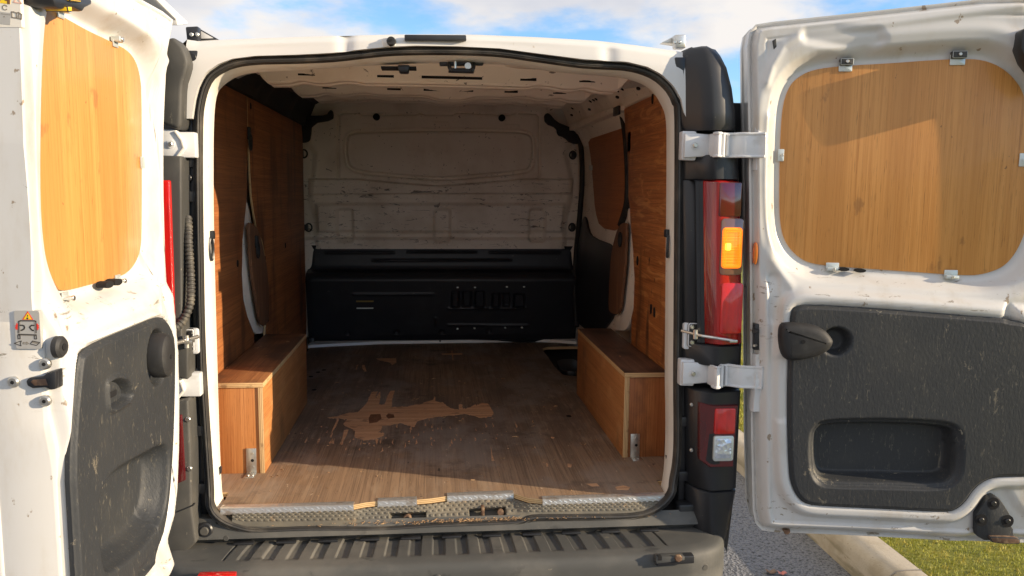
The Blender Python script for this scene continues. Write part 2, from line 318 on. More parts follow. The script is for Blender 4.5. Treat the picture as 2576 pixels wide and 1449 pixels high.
    def grid(s, pts, nu, nv, mat, flip=False):
        k = s.mi(mat); vs = [s.bm.verts.new(p) for p in pts]
        for i in range(nu-1):
            for j in range(nv-1):
                q = (vs[i*nv+j], vs[(i+1)*nv+j], vs[(i+1)*nv+j+1], vs[i*nv+j+1])
                f = s.bm.faces.new(q[::-1] if flip else q); f.material_index = k
        return vs
    def sheet(s, outline, F, wf, nu, nv, mat, skirt=None, mode='col', flip=False, cosine=True):
        """pressed sheet: the outline filled with a grid that follows it; wf gives the relief"""
        V = np.asarray(outline, float)
        if mode == 'row': V = V[:, ::-1]
        a0, a1 = V[:, 0].min()+1e-4, V[:, 0].max()-1e-4
        t = np.linspace(0, 1, nu)
        if cosine: t = .35*t+.65*(.5-.5*np.cos(math.pi*t))
        A = a0+(a1-a0)*t; G = np.zeros((nu, nv, 2)); tb = np.linspace(0, 1, nv)
        if cosine: tb = .6*tb+.4*(.5-.5*np.cos(math.pi*tb))
        for i, a in enumerate(A):
            c = []
            for p, q in zip(V, np.roll(V, -1, 0)):
                if (p[0] <= a) != (q[0] <= a): c.append(p[1]+(q[1]-p[1])*(a-p[0])/(q[0]-p[0]))
            lo, hi = (min(c), max(c)) if c else (0, 0)
            G[i, :, 0] = a; G[i, :, 1] = lo+(hi-lo)*tb
        Q = G.reshape(-1, 2)
        if mode == 'row': Q = Q[:, ::-1]
        w = wf(Q); pts = [F(q[0], q[1], c) for q, c in zip(Q, w)]
        vs = s.grid(pts, nu, nv, mat, flip)
        if skirt is not None:
            k = s.mi(mat)
            loop = [i*nv for i in range(nu)]+[(nu-1)*nv+j for j in range(1, nv)]+[i*nv+nv-1 for i in range(nu-2, -1, -1)]+[j for j in range(nv-2, 0, -1)]
            b = [s.bm.verts.new(F(Q[i][0], Q[i][1], skirt)) for i in loop]
            for i in range(len(loop)):
                f = s.bm.faces.new((vs[loop[i-1]], vs[loop[i]], b[i], b[i-1])); f.material_index = k
        bmesh.ops.recalc_face_normals(s.bm, faces=s.bm.faces[:]); return s
    def done(s, name, parent=None, label=None, sharp=35, smooth=True):
        me = bpy.data.meshes.new(name); s.bm.to_mesh(me); s.bm.free()
        for m_ in s.mats: me.materials.append(m_)
        if smooth:
            me.polygons.foreach_set('use_smooth', [True]*len(me.polygons)); me.set_sharp_from_angle(angle=R(sharp))
        me.update()
        o = bpy.data.objects.new(name, me); COL.objects.link(o)
        if parent: o.parent = parent
        if label: o['label'] = label
        return o
def tag(o, label=None, cat=None, group=None, kind=None):
    for k, v in (('label', label), ('category', cat), ('group', group), ('kind', kind)):
        if v: o[k] = v
    return o
def dup(o, loc, rot=None, parent=None):
    c = o.copy(); COL.objects.link(c); c.location = loc
    if rot: c.rotation_euler = rot
    if parent: c.parent = parent
    return c
def prism(name, poly, F, c0, c1, mat, parent, bev=.0015, side=None, label=None, seg=2):
    return B().prism(poly, F, c0, c1, mat, bev, side, seg).done(name, parent, label)

# ------------------------------------------------------------------ the setting
def setting():
    asphalt = M('asphalt', (.10, .103, .112), .75, layers=[((.24, .245, .26), dict(kind='vor', s=(110, 110, 110), lo=.2, hi=.6, amt=.6)), ((.03, .03, .03), dict(s=(60, 60, 60), lo=.5, hi=.7, det=4)), ((.22, .20, .17), dict(s=(160, 160, 160), lo=.68, hi=.74, det=2, amt=.8))],
                bumps=[dict(kind='vor', s=(85, 85, 85), str=.9, h=.006), dict(s=(220, 220, 220), str=.5, h=.002)])
    b = B(); xs = np.concatenate([np.linspace(-500, -45, 8), np.linspace(-40, 1.66, 20)]); ys = np.concatenate([np.linspace(-400, -65, 6), np.linspace(-60, 90, 30), np.linspace(100, 500, 6)])
    b.grid([(x, y, 0) for x in xs for y in ys], len(xs), len(ys), asphalt); tag(b.done('road'), 'grey asphalt', None, None, 'structure')
    # kerb stones
    conc = M('concrete_kerb', (.46, .40, .31), .85, layers=[((.33, .27, .18), dict(s=(7, 7, 7), lo=.4, hi=.7, det=7, amt=.8)), ((.20, .17, .10), dict(s=(5, 4, 30), lo=.45, hi=.62, det=6, amt=.75, win=(None, None, None, None, None, .07, .06))), ((.16, .13, .09), dict(s=(90, 90, 90), lo=.66, hi=.72, det=3, amt=.7))], bumps=[dict(s=(120, 120, 120), str=.5, h=.003, det=5)])
    k = B(); prof = [(1.62, -.05), (1.632, .085), (1.642, .112), (1.665, .128), (1.70, .132), (1.762, .131), (1.768, -.05)]
    k.prism(prof, lambda a, c, d: (a, d, c), -60, 300, conc, 0)
    kerb = k.done('kerb'); tag(kerb, None, None, None, 'structure')
    for i in range(14):                        # joints between the stones
        y = -1.62+i*.915
        j = B(); j.prism([(1.6185, -.01), (1.631, .086), (1.641, .114), (1.664, .1302), (1.70, .1342), (1.7645, .1332), (1.7645, .120), (1.70, .11), (1.65, .08), (1.65, -.01)], lambda a, c, d: (a, d, c), y, y+.007, ink_soft, 0); j.done('kerb_joint', kerb)
    # verge that climbs into a hill
    turf = M('turf', (.25, .25, .035), .9, layers=[((.34, .31, .05), dict(s=(3, 3, 3), lo=.4, hi=.65, det=6)), ((.12, .13, .02), dict(s=(30, 30, 30), lo=.5, hi=.7, det=4, amt=.8)), ((.22, .19, .06), dict(s=(14, 14, 14), lo=.6, hi=.72, det=5, amt=.7))], bumps=[dict(s=(60, 60, 60), str=1, h=.03)])
    def hz(x, y):
        d = x-1.77
        return .12+np.minimum(d, 6)*.06+np.maximum(d-3, 0)*.11+.05*np.sin(x*.7+y*.3)*np.minimum(d/4, 1)
    gx = 1.766+np.concatenate([np.linspace(0, 3, 24), np.linspace(3.3, 60, 60)]); gy = np.concatenate([np.linspace(-60, -2, 14), np.linspace(-1.8, 8, 40), np.linspace(8.6, 300, 90)])
    g = B(); g.grid([(x, y, float(hz(x, y))) for x in gx for y in gy], len(gx), len(gy), turf); tag(g.done('grass_bank'), None, None, None, 'structure')
    blade = M('grass_blade', (.36, .36, .045), .6, layers=[((.52, .42, .09), dict(s=(16, 16, 16), lo=.45, hi=.62, det=5, amt=.8)), ((.16, .20, .025), dict(s=(5, 5, 5), lo=.52, hi=.7, det=4, amt=.8))])
    vs, fs = [], []
    def tuft(n, x0, x1, y0, y1, h0, h1, wd):
        for _ in range(n):
            x = random.uniform(x0, x1); y = random.uniform(y0, y1); z = float(hz(x, y)); h = random.uniform(h0, h1); a = random.uniform(0, 6.28); l = random.uniform(.2, .9)*h
            ca, sa = math.cos(a), math.sin(a); b_ = random.uniform(0, 6.28); k = len(vs); w = wd*random.uniform(.7, 1.4)
            vs.extend([(x-ca*w, y-sa*w, z-.004), (x+ca*w, y+sa*w, z-.004), (x+math.cos(b_)*l*.5+ca*w*.7, y+math.sin(b_)*l*.5+sa*w*.7, z+h*.7), (x+math.cos(b_)*l*.5-ca*w*.7, y+math.sin(b_)*l*.5-sa*w*.7, z+h*.7), (x+math.cos(b_)*l, y+math.sin(b_)*l, z+h)])
            fs.extend([(k, k+1, k+2, k+3), (k+3, k+2, k+4)])
    tuft(60000, 1.772, 3.4, -.9, 1.6, .006, .015, .0013); tuft(22000, 1.775, 2.5, 1.6, 5, .012, .03, .0022); tuft(22000, 2.5, 14, 4, 40, .03, .07, .008)
    me = bpy.data.meshes.new('grass'); me.from_pydata(vs, [], fs); me.materials.append(blade); o = bpy.data.objects.new('grass', me); COL.objects.link(o); tag(o, None, None, None, 'stuff')
    # dark hedge along the top of the bank, far off
    leafm = M('hedge_leaf', (.045, .055, .022), .8, layers=[((.09, .08, .03), dict(s=(.6, .6, .6), lo=.45, hi=.6, det=4))])
    vs, fs = [], []
    for i in range(16000):
        y = random.uniform(8, 120); x = 27+random.gauss(0, .9)+.3*math.sin(y*.9); z = float(hz(27, y))+abs(random.gauss(0, .75))+.35*math.sin(y*.35)+.1
        u = Vector((random.gauss(0, 1), random.gauss(0, 1), random.gauss(0, 1))).normalized(); w = u.orthogonal()*.2; u = u*.28; k = len(vs); p = Vector((x, y, z))
        vs.extend([tuple(p-u-w), tuple(p+u-w), tuple(p+u+w), tuple(p-u+w)]); fs.append((k, k+1, k+2, k+3))
    me = bpy.data.meshes.new('hedge'); me.from_pydata(vs, [], fs); me.materials.append(leafm); o = bpy.data.objects.new('hedge', me); COL.objects.link(o)
    tag(o, 'dark far hedge along the top of the grass bank', 'hedge')
    # litter on the asphalt
    for nm, lab, cat, x, y, colr, sx, sy in (('wrapper', 'small crumpled pink wrapper scrap on the asphalt below the right door', 'litter', 1.345, .47, (.62, .22, .18), .016, .010), ('leaf', 'brown curled dead leaf on the asphalt left of the pink scrap', 'leaf', 1.305, .485, (.20, .12, .07), .020, .014)):
        q = B(); pts = [(x+sx*(i-2)*.5, y+sy*(j-2)*.5, .004+.006*random.random()+.004*abs(i-2)) for i in range(5) for j in range(5)]
        q.grid(pts, 5, 5, M(nm, colr, .6)); o = q.done(nm); tag(o, lab, cat)
        sm = o.modifiers.new('t', 'SOLIDIFY'); sm.thickness = .0015
setting()

# ------------------------------------------------------------------ the van
van = bpy.data.objects.new('van', None); COL.objects.link(van)
tag(van, 'white panel van with both rear doors open and a plywood lined load bay', 'van')
FL = .56                                               # top of the load floor
ROOF = [(-.744,1.938),(-.711,1.934),(-.646,1.94),(-.557,1.946),(-.379,1.957),(-.152,1.969),(-.025,1.973),(.079,1.975),(.255,1.973),(.434,1.968),(.556,1.958),(.666,1.946),(.705,1.941)]
def shell():
    b = B(); ys = [-.045, .0, .06, .2, .6, 1.2, 2.0, 2.75]; pts = []; rx = [p[0] for p in ROOF]; rz = [p[1] for p in ROOF]
    rx = [-.80]+rx+[.80]; rz = [rz[0]-.05]+rz+[rz[-1]-.05]
    for y in ys:
        lift = .012*min(max(y+.045, 0)/.1, 1)+.05*max(y, 0)
        sec = [(-.92, .35), (-.94, .60), (-.938, 1.05), (-.922, 1.35), (-.902, 1.62), (-.880, 1.77), (-.84, 1.885)]
        line = [(x, z) for x, z in sec]+[(x, z+lift) for x, z in zip(rx, rz)]+[(-x, z) for x, z in sec[::-1]]
        if y < .1: line = [(x*(.985 if y < 0 else .995) if abs(x) > .8 else x, z) for x, z in line]
        pts += [(x, y, z) for x, z in line]
    b.grid(pts, len(ys), len(line), white)
    b.done('body_shell', van)
    u = B(); u.box(-.9, .9, .0, 2.74, .40, .50, cavity, .004); u.box(-.93, .93, 2.72, 2.75, .36, 2.05, white, .004); u.done('underbody', van)
shell()

SEAL_O_T = [(-.75,1.019),(-.746,1.327),(-.741,1.547),(-.735,1.698),(-.729,1.757),(-.713,1.813),(-.691,1.849),(-.657,1.873),(-.618,1.889),(-.554,1.899),(-.44,1.905),(-.341,1.912),(-.26,1.923),(-.18,1.933),(-.098,1.938),(.023,1.941),(.145,1.939),(.271,1.926),(.397,1.913),(.525,1.909),(.59,1.896),(.634,1.876),(.675,1.84),(.698,1.799),(.709,1.744),(.721,1.381),(.733,.958),(.742,.704)]
SEAL_O_B = [(.727,.596),(.714,.561),(.669,.518),(.587,.491),(.402,.492),(.261,.494),(.204,.481),(-.04,.478),(-.212,.473),(-.429,.48),(-.569,.479),(-.634,.49),(-.694,.519),(-.73,.564),(-.741,.646)]
SEAL_I_T = [(-.727,1.019),(-.723,1.328),(-.718,1.547),(-.721,1.698),(-.711,1.777),(-.697,1.808),(-.678,1.833),(-.645,1.858),(-.61,1.872),(-.539,1.88),(-.44,1.884),(-.341,1.892),(-.26,1.902),(-.18,1.913),(-.098,1.919),(.066,1.923),(.145,1.919),(.271,1.904),(.397,1.893),(.526,1.887),(.583,1.873),(.626,1.851),(.662,1.815),(.682,1.782),(.689,1.724),(.698,1.381),(.71,.959),(.72,.705)]
JX = [(-.717,.797),(-.714,1.247),(-.709,1.537),(-.697,1.77),(-.673,1.823),(-.626,1.855),(-.557,1.867),(-.455,1.874),(-.352,1.883),(-.228,1.894),(-.109,1.903),(.07,1.907),(.195,1.905),(.331,1.888),(.456,1.881),(.548,1.874),(.611,1.856),(.65,1.822),(.672,1.776),(.685,1.715),(.698,1.247),(.706,.938),(.714,.77)]
JB = [(.708,.628),(.694,.524),(.672,.492),(-.692,.509),(-.707,.544),(-.711,.637)]
def cat_path(P, step=.02):
    """closed Catmull-Rom through the traced points, evenly resampled"""
    P = [Vector(p) for p in P]; n = len(P); o = []
    for i in range(n):
        a, b, c, d = P[i-1], P[i], P[(i+1) % n], P[(i+2) % n]; k = max(2, int((c-b).length/step))
        for j in range(k):
            t = j/k; o.append(.5*((2*b)+(c-a)*t+(2*a-5*b+4*c-d)*t*t+(3*b-a-3*c+d)*t**3))
    return o
def seal():
    out = [(x, -.04, z) for x, z in SEAL_O_T]+[(x, -.04 if z > .62 else -.04-.035*min(1, (.62-z)/.07), z) for x, z in SEAL_O_B]
    pth = cat_path(out, .018); b = B(); prof = [(-.001, .012), (0, -.006), (.0025, -.010), (.005, -.0065), (.0075, -.012), (.010, -.0085), (.0125, -.014), (.0155, -.014), (.018, -.011), (.020, -.013), (.0225, -.009), (.0235, .012)]
    rings = []; n = len(pth)
    for i, p in enumerate(pth):
        t = (pth[(i+2) % n]-pth[i-2]); t.y = 0; t.normalize(); nin = Vector((t.z, 0, -t.x))
        rings.append([tuple(p+nin*a+Vector((0, c, 0))) for a, c in prof])
    k = b.mi(rubber); vs = [[b.bm.verts.new(q) for q in r] for r in rings]
    for i in range(n):
        A, C = vs[i], vs[(i+1) % n]
        for j in range(len(prof)-1): b.bm.faces.new((A[j], A[j+1], C[j+1], C[j]))
    bmesh.ops.recalc_face_normals(b.bm, faces=b.bm.faces[:]); b.done('door_seal', van, sharp=60)
    return pth
seal_path = seal()
def jamb():
    """the painted return of the opening between the rubber seal and the inner flange"""
    pth = seal_path; n = len(pth); b = B(); inner = cat_path([(x, .05, z) for x, z in JX]+[(x, .03, z) for x, z in JB], .015)
    def near(p):
        return min(inner, key=lambda q: (q.x-p.x)**2+(q.z-p.z)**2)
    rings = []
    for i, p in enumerate(pth):
        t = (pth[(i+2) % n]-pth[i-2]); t.y = 0; t.normalize(); nin = Vector((t.z, 0, -t.x))
        a = p+nin*.019; q = near(a)
        rings.append([a+Vector((0, .0, 0)), a.lerp(q, .25)+Vector((0, -.012, 0)), a.lerp(q, .6)+Vector((0, -.010, 0)), q.copy(), q+nin*-.012+Vector((0, .02, 0)), q-nin*.03+Vector((0, .04, 0))])
    # smooth the matched points a little
    for _ in range(3):
        for j in range(3, 6):
            nr = [(rings[i-1][j]+rings[i][j]*2+rings[(i+1) % n][j])/4 for i in range(n)]
            for i in range(n): rings[i][j] = nr[i]
    k = b.mi(jamb_white); vs = [[b.bm.verts.new(q) for q in r] for r in rings]
    for i in range(n):
        A, C = vs[i], vs[(i+1) % n]
        if rings[i][0].z < .535 and abs(rings[i][0].x) < .62: continue
        for j in range(5): b.bm.faces.new((A[j], A[j+1], C[j+1], C[j]))
    bmesh.ops.recalc_face_normals(b.bm, faces=b.bm.faces[:]); b.done('opening_frame', van, sharp=50)
jamb()
def header():
    """white panel over the opening"""
    low = [(.713,1.744),(.705,1.756),(.694,1.801),(.67,1.839),(.63,1.873),(.587,1.893),(.524,1.906),(.396,1.91),(.27,1.923),(.145,1.936),(.023,1.938),(-.098,1.936),(-.18,1.93),(-.26,1.92),(-.34,1.909),(-.439,1.902),(-.553,1.896),(-.616,1.886),(-.656,1.87),(-.689,1.846),(-.71,1.812),(-.726,1.759),(-.732,1.717),(-.752,1.716)]
    out = ROOF+low
    def wf(Q):
        x = Q[:, 0]; zt = np.interp(x, [p[0] for p in ROOF], [p[1] for p in ROOF]); d = zt-Q[:, 1]
        w = -.048-.012*ss(d/.02)-.006*ss((d-.01)/.05)
        w += .010*np.exp(-((x+.30)/.018)**2)+.009*np.exp(-((x-.47)/.02)**2)*ss(d/.03)      # pressed flutes
        w += .004*np.sin(x*9)*ss(d/.03)
        return w
    b = B(); b.sheet(out, YF, wf, 150, 16, white, skirt=-.03, cosine=False); h = b.done('rear_header', van)
    t = [(-.131,1.964),(.046,1.968),(.047,1.952),(-.131,1.948)]
    prism('brake_light_strip', t, YF, -.078, -.06, black, h, .003)
    c = [(-.169,1.945)][0]; s = B(); s.cyl((c[0], -.064, c[1]), (0, -1, 0), .0145, .022, rubber_dark, 20, .011); s.cyl((c[0], -.088, c[1]), (0, -1, 0), .004, .003, hole_m, 8); s.done('bump_stop', h)
    prism('bump_stop_plate', [(-.194,1.955),(-.156,1.956),(-.156,1.932),(-.194,1.93)], YF, -.070, -.055, white, h, .004)
header()

def side_lining():
    """body sides behind the plywood, roof rails, plywood"""
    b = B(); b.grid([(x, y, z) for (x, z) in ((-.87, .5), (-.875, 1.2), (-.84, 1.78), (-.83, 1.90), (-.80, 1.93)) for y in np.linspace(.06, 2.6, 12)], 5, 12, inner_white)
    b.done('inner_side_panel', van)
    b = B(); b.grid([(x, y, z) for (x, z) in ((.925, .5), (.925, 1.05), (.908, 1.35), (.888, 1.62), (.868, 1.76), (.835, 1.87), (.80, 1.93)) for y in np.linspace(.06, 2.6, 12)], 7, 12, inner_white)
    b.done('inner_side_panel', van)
    # left: dark open rail above the plywood;  right: pressed white rail with holes
    ny = 60
    def rail(sx, mat, name):
        b = B(); Y = np.linspace(.07, 2.57, ny); pts = []
        for y in Y:
            zr = 1.925+.052*y
            sec = [(.845, 1.885), (.815, 1.895), (.80, 1.905), (.785, 1.93), (.745, 1.945+.03*y), (.70, zr-.012), (.64, zr+.006), (.55, zr+.03)]
            rib = .012*(ss((np.abs(y-.62)-.05)/.03)*ss((np.abs(y-1.27)-.05)/.03)*ss((np.abs(y-1.87)-.05)/.03))
            for i, (x, z) in enumerate(sec): pts.append((sx*(x+(rib if 2 < i < 7 else 0)), y, z+(rib if 2 < i < 7 else 0)))
        b.grid(pts, ny, 8, mat, flip=sx > 0); return b.done(name, van)
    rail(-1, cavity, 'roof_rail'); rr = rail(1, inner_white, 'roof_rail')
    for y, u in ((.28, .3), (.36, .7), (.42, .7), (.66, .25), (.78, .7), (.86, .7), (1.0, .3), (1.3, .7), (1.36, .7), (1.44, .7), (1.62, .3), (1.95, .7), (2.1, .4)):
        z = 1.925+.052*y; x0, z0, x1, z1 = .78, 1.932, .70, z-.012; x = x0+(x1-x0)*u; zz = z0+(z1-z0)*u
        h = B(); h.prism(ellipse(0, 0, .02 if u < .5 else .008, .010, 10), lambda a, c, d: (x-.013-c*.7, y+a, zz-.013+c*.35+d), -.001, .004, hole_m, 0); h.done('rail_hole', rr)
    # left plywood: two sheets with a ragged gap between them
    gapN = [(.939,1.752),(.931,1.688),(.909,1.602),(.887,1.492),(.858,1.433),(.793,1.319),(.765,1.188),(.777,1.085),(.833,1.009),(.945,.92)]
    gapF = [(.943,1.752),(.958,1.689),(.963,1.578),(.975,1.492),(1.006,1.43),(1.057,1.348),(1.157,1.297),(1.23,1.197),(1.255,1.099),(1.229,1.005),(1.166,.881)]
    top = 1.893
    near = [(.07, FL), (.07, top), (gapN[0][0], top)]+gapN+[(gapN[-1][0], FL)]
    far = [(gapF[0][0]+.003, top), (2.30, top-.004), (2.335, 1.80), (2.325, .90), (2.33, FL), (gapF[-1][0], FL)]+gapF[::-1]
    prism('side_plywood', near, XF, -.809, -.80, wall_ply, van, .0008, edge_x); p2 = prism('side_plywood', far, XF, -.8085, -.7995, wall_ply, van, .0008, edge_x)
    lp_ = [(.931,1.483),(1.009,1.403),(1.02,1.305),(1.029,1.16),(1.096,1.033),(1.169,.928),(1.207,.869),(.997,.906),(.899,.997),(.838,1.077),(.823,1.182),(.847,1.315),(.909,1.432)]
    prism('pillar_cover', chaikin(lp_, 1), XF, -.83, -.812, inner_white, van, .004)
    bp = chaikin([(.85,1.381),(.889,1.386),(1.023,1.35),(1.118,1.253),(1.194,1.144),(1.201,.942),(1.097,.919),(1.014,.953),(.945,1.063),(.882,1.184),(.857,1.289)], 1)
    pb = prism('patch_board', bp, XF, -.797, -.785, brown_board, van, .001)
    def ring(name, y, z, x, par, s=1., mat=rubber_dark):
        b = B(); b.tube([(x+.012, y+math.cos(t)*.017*s, z-.02*s+math.sin(t)*.026*s) for t in np.linspace(0, 2*math.pi, 17)[:-1]], .0042*s, mat, 6, True)
        b.prism(rrect(y-.012*s, y+.012*s, z-.012*s, z+.03*s, .006), XF, x, x+.014, mat, .003); return b.done(name, par)
    for c, x in (([(.941,1.735)], -.803), ([(.955,1.292)], -.788)): ring('lashing_ring', c[0][0], c[0][1], x, van, 1.2)
    for c in [(.696,1.235),(1.704,1.237),(.999,1.861),(1.2,1.211),(1.233,.934)]:
        prism('screw_hole', ellipse(c[0], c[1], .012, .014, 10), XF, -.801, -.7835 if c[0] in () else -.7975, hole_m, van, 0)
    # right side
    nr = [(.554,1.897),(1.111,1.893),(1.075,1.797),(1.024,1.693),(1.003,1.625),(.989,1.508),(.965,1.475),(.935,1.393),(.879,1.28),(.839,1.16),(.841,1.036),(.875,.985)]
    near = [(.07, FL), (.07, 1.905)]+nr+[(nr[-1][0]-.05, FL)]
    prism('side_plywood', near, XF, .80, .809, figured_ply, van, .0008, edge_x)
    for p in [(.793,1.24),(.519,1.064),(.566,1.07),(.637,1.883)]:
        prism('screw_hole', ellipse(p[0], p[1], .012, .02, 10), XF, .797, .801, hole_m, van, 0)
    door = B(); Q = [(2.554,1.897),(1.377,1.921),(1.209,1.834),(1.135,1.595),(1.056,.898),(2.449,.654)]
    dz = [(2.27,1.296),(1.548,1.254)]
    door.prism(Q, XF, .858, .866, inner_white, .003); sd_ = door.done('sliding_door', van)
    win = chaikin([(2.204,1.847),(1.434,1.865),(1.35,1.867),(1.277,1.768),(1.227,1.659),(1.219,1.525),(1.266,1.398),(1.357,1.334),(1.794,1.333),(1.933,1.419),(2.002,1.558),(2.073,1.7)], 1)
    prism('window_plywood', win, XF, .848, .8565, slide_ply, sd_, .001, edge_x)
    lowp = [(2.258,1.382),(2.184,1.373),(2.106,1.303),(1.972,1.269),(1.418,1.26),(1.369,1.188),(1.331,.859),(2.425,.671),(2.473,.86),(2.466,1.044),(2.371,1.267)]
    prism('door_lower_panel', chaikin(lowp, 1), XF, .843, .8575, liner_black, sd_, .004)
    prism('window_clip', [(2.113,1.677),(2.029,1.674),(2.026,1.646),(2.11,1.648)], XF, .843, .8485, clip_m, sd_, .001)
    pth = [(2.393,.689),(2.496,.943),(2.466,1.166),(2.382,1.361),(2.322,1.571),(2.355,1.756),(2.453,1.887),(2.352,1.898),(1.76,1.893),(1.359,1.886),(1.31,1.873),(1.237,1.766),(1.183,1.614),(1.177,1.49),(1.219,1.436),(1.3,1.37)]
    s = B(); s.tube([(.845, y, z) for y, z in cat_open(pth)], .017, rubber_dark, 8); s.done('sliding_door_seal', van)
    post = [(1.02,1.474),(.983,1.391),(.922,1.277),(.882,1.155),(.881,1.03),(.935,.969),(1.005,.907),(1.231,.868),(1.263,.937),(1.161,.955),(1.096,1.061),(1.058,1.18),(1.048,1.285),(1.06,1.388)]
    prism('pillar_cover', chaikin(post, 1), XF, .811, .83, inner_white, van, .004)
    ob = chaikin([(.988,1.393),(.949,1.384),(.957,1.274),(.965,1.189),(1.002,1.073),(1.015,1.019),(1.065,.97),(1.185,.958),(1.261,.966),(1.259,1.068),(1.243,1.18),(1.219,1.255),(1.148,1.331),(1.077,1.377)], 1)
    prism('patch_board', ob, XF, .785, .797, brown_board, van, .001)
    c = [(1.023,1.314),(.997,1.743)]
    b = B(); b.tube([(.776, c[0][0]+math.cos(t)*.02, c[0][1]+math.sin(t)*.03) for t in np.linspace(0, 6.283, 17)[:-1]], .005, rubber_dark, 6, True); b.done('lashing_ring', van)
    prism('door_catch', rrect(c[1][0]-.03, c[1][0]+.03, c[1][1]-.045, c[1][1]+.045, .01), XF, .80, .815, black, van, .004)
    # white track rail over the sliding door
    tr = [(3.022,1.979),(2.517,1.94),(1.297,1.916),(1.113,1.908),(1.103,1.885),(1.294,1.888),(2.409,1.894),(3.017,1.94)]
    prism('door_track', tr, XF, .785, .83, inner_white, van, .004); c = [(1.16,1.888)][0]
    prism('track_stop', rrect(c[0]-.05, c[0]+.05, c[1]-.02, c[1]+.02, .005), XF, .772, .785, black, van, .003)
def cat_open(P, step=.03):
    P = [Vector(p) for p in P]; P = [P[0]*2-P[1]]+P+[P[-1]*2-P[-2]]; o = []
    for i in range(1, len(P)-2):
        a, b, c, d = P[i-1], P[i], P[i+1], P[i+2]; k = max(2, int((c-b).length/step))
        for j in range(k):
            t = j/k; o.append(tuple(.5*((2*b)+(c-a)*t+(2*a-5*b+4*c-d)*t*t+(3*b-a-3*c+d)*t**3)))
    o.append(tuple(P[-2])); return o
side_lining()

